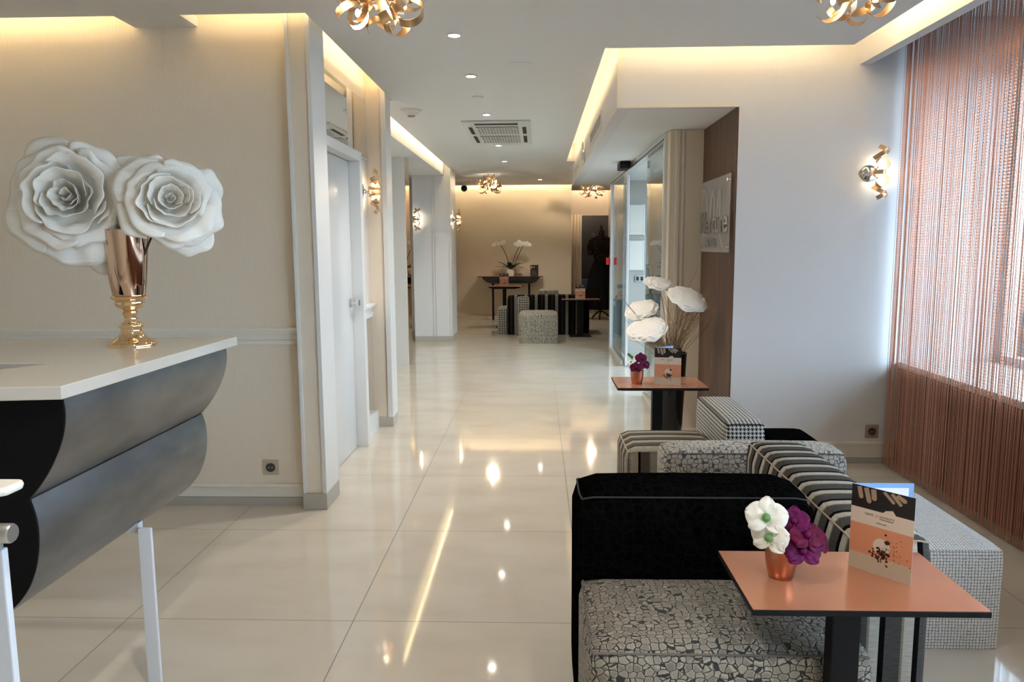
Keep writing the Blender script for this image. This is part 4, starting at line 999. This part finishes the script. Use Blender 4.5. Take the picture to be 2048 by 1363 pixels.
# ---------------- tall planter with twigs and paper discs
pln = thing('planter', (0.87, 4.90, 0), 'tall tapered black planter behind the second copper table', 'planter')
q = MB(); q.lathe([(0, 0), (0.075, 0), (0.078, 0.004), (0.105, 0.645), (0.108, 0.65), (0.098, 0.65), (0.09, 0.56), (0.0, 0.56)], (0.87, 4.90, 0), 40); q.build('body', M['blackgloss'], pln, smooth=True, angle=0.7)
MB().lathe([(0, 0.575), (0.09, 0.575), (0.0, 0.585)], (0.87, 4.90, 0), 24).build('filling', M['twig'], pln)
g = random.Random(21); tw = MB()
DISCS = ((0.80, 4.98, 1.095, 0.105), (0.96, 4.82, 1.005, 0.135), (0.685, 4.96, 0.925, 0.115), (0.695, 4.78, 0.815, 0.135))
for k in range(150):
    a = g.uniform(0, 2*PI); sp = abs(g.gauss(0.12, 0.09)); hgt = g.uniform(0.25, 0.52)
    b = Vector((0.87+0.06*math.cos(a)*g.random(), 4.9+0.06*math.sin(a)*g.random(), 0.58))
    e = Vector((0.87+(sp+0.06)*math.cos(a)*1.15, 4.9+(sp+0.05)*math.sin(a)*0.7, 0.65+hgt*(1-sp*0.5)))
    for dx, dy, dz, dr in DISCS:
        if math.hypot(e.x-dx, e.y-dy) < dr*1.15: e.z = min(e.z, dz-0.05)
    pts = []
    for i in range(7):
        tt = i/6; p_ = b.lerp(e, tt)+Vector((g.gauss(0, .006), g.gauss(0, .006), 0))+Vector((math.cos(a), math.sin(a), 0))*0.03*math.sin(PI*tt)*-1
        p_.x = min(p_.x, 1.13); p_.y = min(p_.y, 5.3); pts.append(p_)
    tw.tube(pts, [0.0018-0.00018*i for i in range(7)], 5)
    if k % 4 == 0 and e.x > 0.9 and e.z > 0.8:
        e2 = e+Vector((g.uniform(-.12, .2), g.uniform(-.06, .06), g.uniform(0.0, .14))); e2.x = min(e2.x, 1.14); tw.tube([pts[4], pts[4].lerp(e2, .5)+Vector((0, 0, .015)), e2], [0.0015, 0.0012, 0.0008], 5)
tag(tw.build('dried_branches', M['twig']), 'bundle of fine dried brown branches standing in the tall black planter', 'branches', kind='stuff')
def make_disc(c, nrm, rx, label, seed):
    t = thing('paper_flower', (0.87, 4.9, 0.62), label, 'flower', 'pale paper disc flowers')
    z = Vector(nrm).normalized(); x = Vector((0, 0, 1)).cross(z).normalized() if abs(z.z) < .98 else Vector((1, 0, 0)); y = z.cross(x)
    fr = Matrix.Translation(c) @ Matrix((x, y, z)).transposed().to_4x4()
    for L in range(3):
        rr = rx*(1-0.10*L)
        def fn(u, v, L=L, rr=rr):
            a = 2*PI*u; r = rr*v*(1+0.10*mnoise.noise(Vector((math.cos(a)*2, math.sin(a)*2, seed+L))))
            w = mnoise.noise(Vector((math.cos(a)*4+L, math.sin(a)*4, v*4+seed)))
            return fr @ Vector((r*math.cos(a), r*math.sin(a), 0.014*(1-v*v)+0.005*L+0.016*w*v))
        MB().grid(fn, 40, 10, True).build('petal_layer', M['crepe'], t, smooth=True, thick=0.001, angle=3)
    MB().tube([Vector(c), Vector(c).lerp(Vector((0.87, 4.9, 0.62)), .5)+Vector((0, 0, .03)), (0.87+0.01*seed-.03, 4.9, 0.60)], 0.0025, 6).build('stem', M['twig'], t)
make_disc((0.80, 4.98, 1.095), (0.15, -0.40, 1), 0.105, 'topmost pale paper disc flower of the planter', 1)
make_disc((0.96, 4.82, 1.005), (0.28, -0.62, 1), 0.135, 'rightmost and brightest paper disc flower, against the brown wood wall', 2)
make_disc((0.685, 4.96, 0.925), (-0.35, -0.5, 1), 0.115, 'paper disc flower at left, half behind the lowest disc', 3)
make_disc((0.695, 4.78, 0.815), (-0.28, -0.55, 1), 0.135, 'lowest paper disc flower, just above the second copper table', 4)

# ---------------- sign on the wood wall
sg = thing('wall_sign', (1.15, 5.03, 1.55), 'clear acrylic plate with raised hotel lettering on the brown wood wall', 'sign')
MB().box(1.156, 1.161, 4.625, 5.40, 1.30, 1.775).build('plate', M['acrylic'], sg)
def tx(y, z, x=1.15): return Matrix(((0, 0, -1, x), (-1, 0, 0, y), (0, 1, 0, z), (0, 0, 0, 1)))
q = text_mb('Mercure', 0.215, tx(5.39, 1.425, 1.148), 0.004); q.build('lettering', M['steel'], sg)
q = text_mb('HOTELS', 0.082, tx(5.23, 1.335, 1.150), 0.003); q.build('lettering', M['steel'], sg)
q = MB()
def sw(pts, w):
    P = [Vector((1.154, y*0.93+0.33, z)) for y, z in pts]; q.ribbon(P, Vector((0, 1, 0.15)), w, 0.003)
def bez(a, b, c_, d, n=16):
    return [tuple((1-t)**3*np.array(a)+3*(1-t)**2*t*np.array(b)+3*(1-t)*t*t*np.array(c_)+t**3*np.array(d)) for t in [i/n for i in range(n+1)]]
sw(bez((5.40, 1.73), (5.25, 1.70), (5.26, 1.60), (5.20, 1.42)), 0.035)
sw(bez((5.20, 1.42), (5.15, 1.60), (5.10, 1.68), (5.06, 1.70)), 0.03)
sw(bez((5.06, 1.70), (5.02, 1.60), (5.03, 1.50), (4.99, 1.42)), 0.035)
sw(bez((4.99, 1.42), (4.95, 1.58), (4.90, 1.68), (4.86, 1.70)), 0.03)
sw(bez((4.86, 1.70), (4.86, 1.55), (4.90, 1.36), (4.74, 1.335)), 0.035)
q.build('emblem', M['emblem'], sg)
for y, z in ((4.665, 1.74), (5.36, 1.74), (4.665, 1.335), (5.36, 1.335)):
    MB().tube([(1.182, y, z), (1.148, y, z)], 0.011, 12).build('standoff', M['chrome'], sg)

# ================================================================== FAR END OF THE HALL
cs = thing('console_table', (-0.49, 13.7, 0), 'black console table with curved apron against the taupe back wall', 'table')
MB().box(-1.085, 0.10, 13.50, 13.86, 0.785, 0.799).build('tabletop', M['black'], cs); MB().box(-1.083, 0.098, 13.502, 13.858, 0.799, 0.80).build('top_surface', M['coppertop'], cs)
q = MB(); q.prism([(-1.085, 0.785), (-1.0, 0.785), (-0.98, 0.75), (-0.92, 0.70), (-0.85, 0.675), (-0.10, 0.675), (-0.03, 0.70), (0.02, 0.75), (0.04, 0.785)][1:]+[(0.03, 0.786)], 13.52, 13.85, 'y'); q.build('apron', M['blackgloss'], cs)
for x in (-0.83, -0.17): MB().box(x, x+0.035, 13.66, 13.70, 0, 0.68).build('leg', M['black'], cs)
pp = thing('orchid_plant', (-0.49, 13.68, 0.80), 'white orchid plant in a pale square pot on the console', 'plant')
MB().box(-0.55, -0.43, 13.62, 13.74, 0.80, 0.92).build('pot', M['trim'], pp, bevel=0.006)
g = random.Random(5)
for k in range(10):
    a = k*0.63+0.2; ln = g.uniform(0.20, 0.30)
    def fn(u, v, a=a, ln=ln):
        s = (u-.5)*2; w = 0.045*math.sin(PI*min(1, v*.95+.04))**.6; r = ln*v; z = 0.93+0.20*v*(0.9-0.55*v)+0.06*math.sin(a*3)*v-0.3*abs(s)*w*0
        return Vector((-0.49+r*math.cos(a)-s*w*math.sin(a), 13.68+0.6*r*math.sin(a)+s*w*math.cos(a), z))
    MB().grid(fn, 5, 9).build('leaf', M['leaf'], pp, smooth=True, thick=0.004)
for i, (bx, mid, tip) in enumerate(((-0.50, (-0.56, 1.25), (-0.70, 1.40)), (-0.47, (-0.42, 1.22), (-0.30, 1.36)), (-0.46, (-0.36, 1.15), (-0.24, 1.40)))):
    P0, P1, P2 = Vector((bx, 13.68, 0.92)), Vector((mid[0], 13.66, mid[1])), Vector((tip[0], 13.64, tip[1]))
    pts = [(1-t)**2*P0+2*t*(1-t)*P1+t*t*P2 for t in [j/10 for j in range(11)]]
    MB().tube(pts, 0.006, 6).build('stem', M['stem'], pp, smooth=True)
    for k in range(5):
        c = P2+Vector(((k-2)*0.045*(1 if i else -1), -0.03, 0.015*math.cos(k*2.1)-0.008*k*(1 if i != 1 else -.3)))
        q, fr = orchid(None, c, Vector((g.uniform(-.4, .4), -1, g.uniform(-.1, .4))), 0.042)
        q.build('flower', M['orchidwhite'], pp, smooth=True, thick=0.001)
mc = thing('menu_card', (-0.06, 13.66, 0.80), 'dark standing menu board beside the orchid on the console', 'menu card')
MB().box(-0.13, 0.015, 13.655, 13.665, 0.80, 1.00).build('board', M['dark'], mc)
q = MB()
for k in range(7): q.ball((-0.13+g.uniform(0, .075), 13.65, 0.935+g.uniform(0, .06)), 0.012, 6, 4, (1, .2, 1))
q.build('printed_gold', M['gold'], mc)
q = MB()
for k in range(4): q.box(-0.11, -0.01-0.01*k, 13.653, 13.655, 0.83+0.02*k, 0.833+0.02*k)
q.build('printed_line', M['grille'], mc)

module('ottoman', (0.01, 10.55, 0), 'beige flecked cube ottoman in front of the far striped sofa', 'ottoman', [
    ('cushion', (-0.262, 0.281, 10.31, 10.80, 0.0, 0.425), 'tweedbeige', 'box', 0.05, 0.012, None)])
fs = module('sofa', (0.1, 11.7, 0), 'far sofa striped in black and grey behind the flecked ottoman', 'sofa', [
    ('backrest', (-0.46, 0.70, 11.35, 11.60, 0.0, 0.60), 'stripe3', 'box', 0.04, 0.006, None),
    ('seat', (-0.455, 0.695, 11.60, 12.15, 0.0, 0.38), 'crocblack', 'box', 0.03, 0.006, None)])
module('ottoman', (-0.5, 11.9, 0), 'small checked cube seat at the left end of the far striped sofa', 'ottoman', [
    ('cushion', (-0.62, -0.465, 11.45, 11.95, 0.0, 0.40), 'tweedcheck', 'box', 0.03, 0.006, None)])
module('cushion_block', (-0.2, 11.28, 0.3), 'checked backrest cushion leaning on the front of the far striped sofa', 'cushion', [
    ('cushion', (-0.31, -0.12, 11.22, 11.345, 0.0, 0.585), 'tweedcheck', 'box', 0.03, 0.006, None)])
module('ottoman', (0.78, 11.7, 0), 'black upholstered block at the right end of the far sofa', 'ottoman', [
    ('cushion', (0.71, 0.80, 11.55, 12.05, 0.0, 0.49), 'crocblack', 'box', 0.03, 0.006, None)])
t = make_table(0.36, 0.92, 11.05, 11.33, 0.555, 'far black pedestal table at the right end of the striped sofa', (0.09, 0.03))
t = thing('side_table', (-0.545, 12.5, 0), 'far small dark table with boat shaped top left of the striped sofa', 'table', 'low copper topped pedestal tables')
q = MB(); q.prism([(-0.82, 0.682), (-0.78, 0.655), (-0.72, 0.643), (-0.37, 0.643), (-0.31, 0.655), (-0.27, 0.682)], 12.33, 12.67, 'y'); q.build('tabletop', M['black'], t)
MB().box(-0.815, -0.275, 12.335, 12.665, 0.682, 0.683).build('top_surface', M['coppertop'], t)
MB().box(-0.58, -0.52, 12.46, 12.54, 0.014, 0.645).build('column', M['black'], t); MB().box(-0.69, -0.40, 12.35, 12.65, 0, 0.014).build('foot_plate', M['black'], t)
dup(card, (-0.63, 12.48, 0.6835), 0.0, 'folded menu card on the far boat shaped table')
dup(card, (0.56, 11.18, 0.556), 0.0, 'folded menu card on the far pedestal table before the mannequin')
bx = thing('pouf', (0.19, 12.7, 0), 'low beige pouf peeking above the far striped sofa', 'pouf')
q = cushion(0.02, 0.36, 12.75, 13.1, 0, 0.60, 0.04, 0.01); q.build('cushion', M['tweedbeige'], bx, smooth=True, uv='box')

# dress form with black gown
mn = thing('dress_form', (1.16, 13.8, 0), 'dress form in a black lace and tulle gown beside the glass doors', 'mannequin')
def ell(prof, c, n=40, ruff=0.0, seed=0):
    def fn(u, v):
        k = v*(len(prof)-1); i = min(int(k), len(prof)-2); f = k-i
        rx = prof[i][0]*(1-f)+prof[i+1][0]*f; ry = prof[i][1]*(1-f)+prof[i+1][1]*f; z = prof[i][2]*(1-f)+prof[i+1][2]*f
        a = 2*PI*u; w = 1+ruff*math.sin(a*13+z*3)*max(0, 1-z/1.0)+ruff*0.7*mnoise.noise(Vector((math.cos(a)*3, math.sin(a)*3, z*3+seed)))
        return Vector((c[0]+rx*w*math.cos(a), c[1]+ry*w*math.sin(a), z))
    return MB().grid(fn, n, 40, True)
C0 = (1.16, 13.8)
ell([(0.05, 0.05, 1.60), (0.06, 0.06, 1.52), (0.19, 0.10, 1.47), (0.20, 0.12, 1.40), (0.18, 0.13, 1.30), (0.165, 0.12, 1.22), (0.125, 0.10, 1.08), (0.13, 0.105, 1.02), (0.18, 0.14, 0.92)], C0).build('torso', M['lace'], mn, smooth=True)
ell([(0.135, 0.11, 1.05), (0.19, 0.15, 0.92), (0.23, 0.19, 0.75), (0.28, 0.24, 0.50), (0.31, 0.27, 0.30), (0.32, 0.28, 0.19)], C0, 120, 0.07).build('skirt', M['tulle'], mn, smooth=True)
MB().lathe([(0, 1.58), (0.05, 1.58), (0.05, 1.61), (0.02, 1.63), (0.025, 1.66), (0.012, 1.70), (0, 1.71)], (C0[0], C0[1], 0), 20).build('neck_cap', M['black'], mn, smooth=True)
for s in (-1, 1):
    MB().tube([(C0[0]+s*0.17, C0[1], 1.43), (C0[0]+s*0.22, C0[1]-0.02, 1.30), (C0[0]+s*0.20, C0[1]-0.06, 1.18)], [0.055, 0.05, 0.042], 12).build('sleeve', M['lace'], mn, smooth=True)
st = MB(); st.tube([(C0[0], C0[1], 0.12), (C0[0], C0[1], 1.0)], 0.018, 10)
for a in (0.3, 2.4, 4.5): st.tube([(C0[0], C0[1], 0.16), (C0[0]+0.10*math.cos(a), C0[1]+0.10*math.sin(a), 0.10), (C0[0]+0.20*math.cos(a), C0[1]+0.20*math.sin(a), 0.014)], 0.014, 8)
st.build('stand', M['black'], mn, smooth=True)
MB().ribbon([(C0[0]-0.16-0.02*math.cos(i*.5), C0[1]-0.12, 1.53+0.035*math.sin(i*.5)) for i in range(11)], (0, 1, 0), 0.05).build('brooch', M['goldleaf'], mn, smooth=True)

# dark far window with blind and curtain
w2 = MB(); w2.box(0.86, 0.90, 15.6, 15.66, 0.24, 1.95); w2.box(1.58, 1.62, 15.6, 15.66, 0.24, 1.95); w2.box(0.86, 1.62, 15.6, 15.66, 0.24, 0.28); w2.box(0.86, 1.62, 15.6, 15.66, 0.64, 0.67)
win2 = struct('window_2', w2, M['alu']); MB().box(0.90, 1.58, 15.63, 15.635, 0.28, 1.95).build('pane', M['tint'], win2)
tag(MB().box(0.87, 1.61, 15.57, 15.59, 0.66, 1.95).build('roller_blind', M['blind']), 'dark grey roller blind over the far window behind the mannequin', 'blind')
q = MB()
def cf(u, v): return Vector((0.64+0.26*u, 15.45+0.03*math.sin(u*26), 0.05+1.92*v))
q.grid(cf, 60, 4); tag(q.build('curtain', M['linen'], smooth=True, thick=0.004), 'peach curtain hanging left of the dark far window', 'curtain')
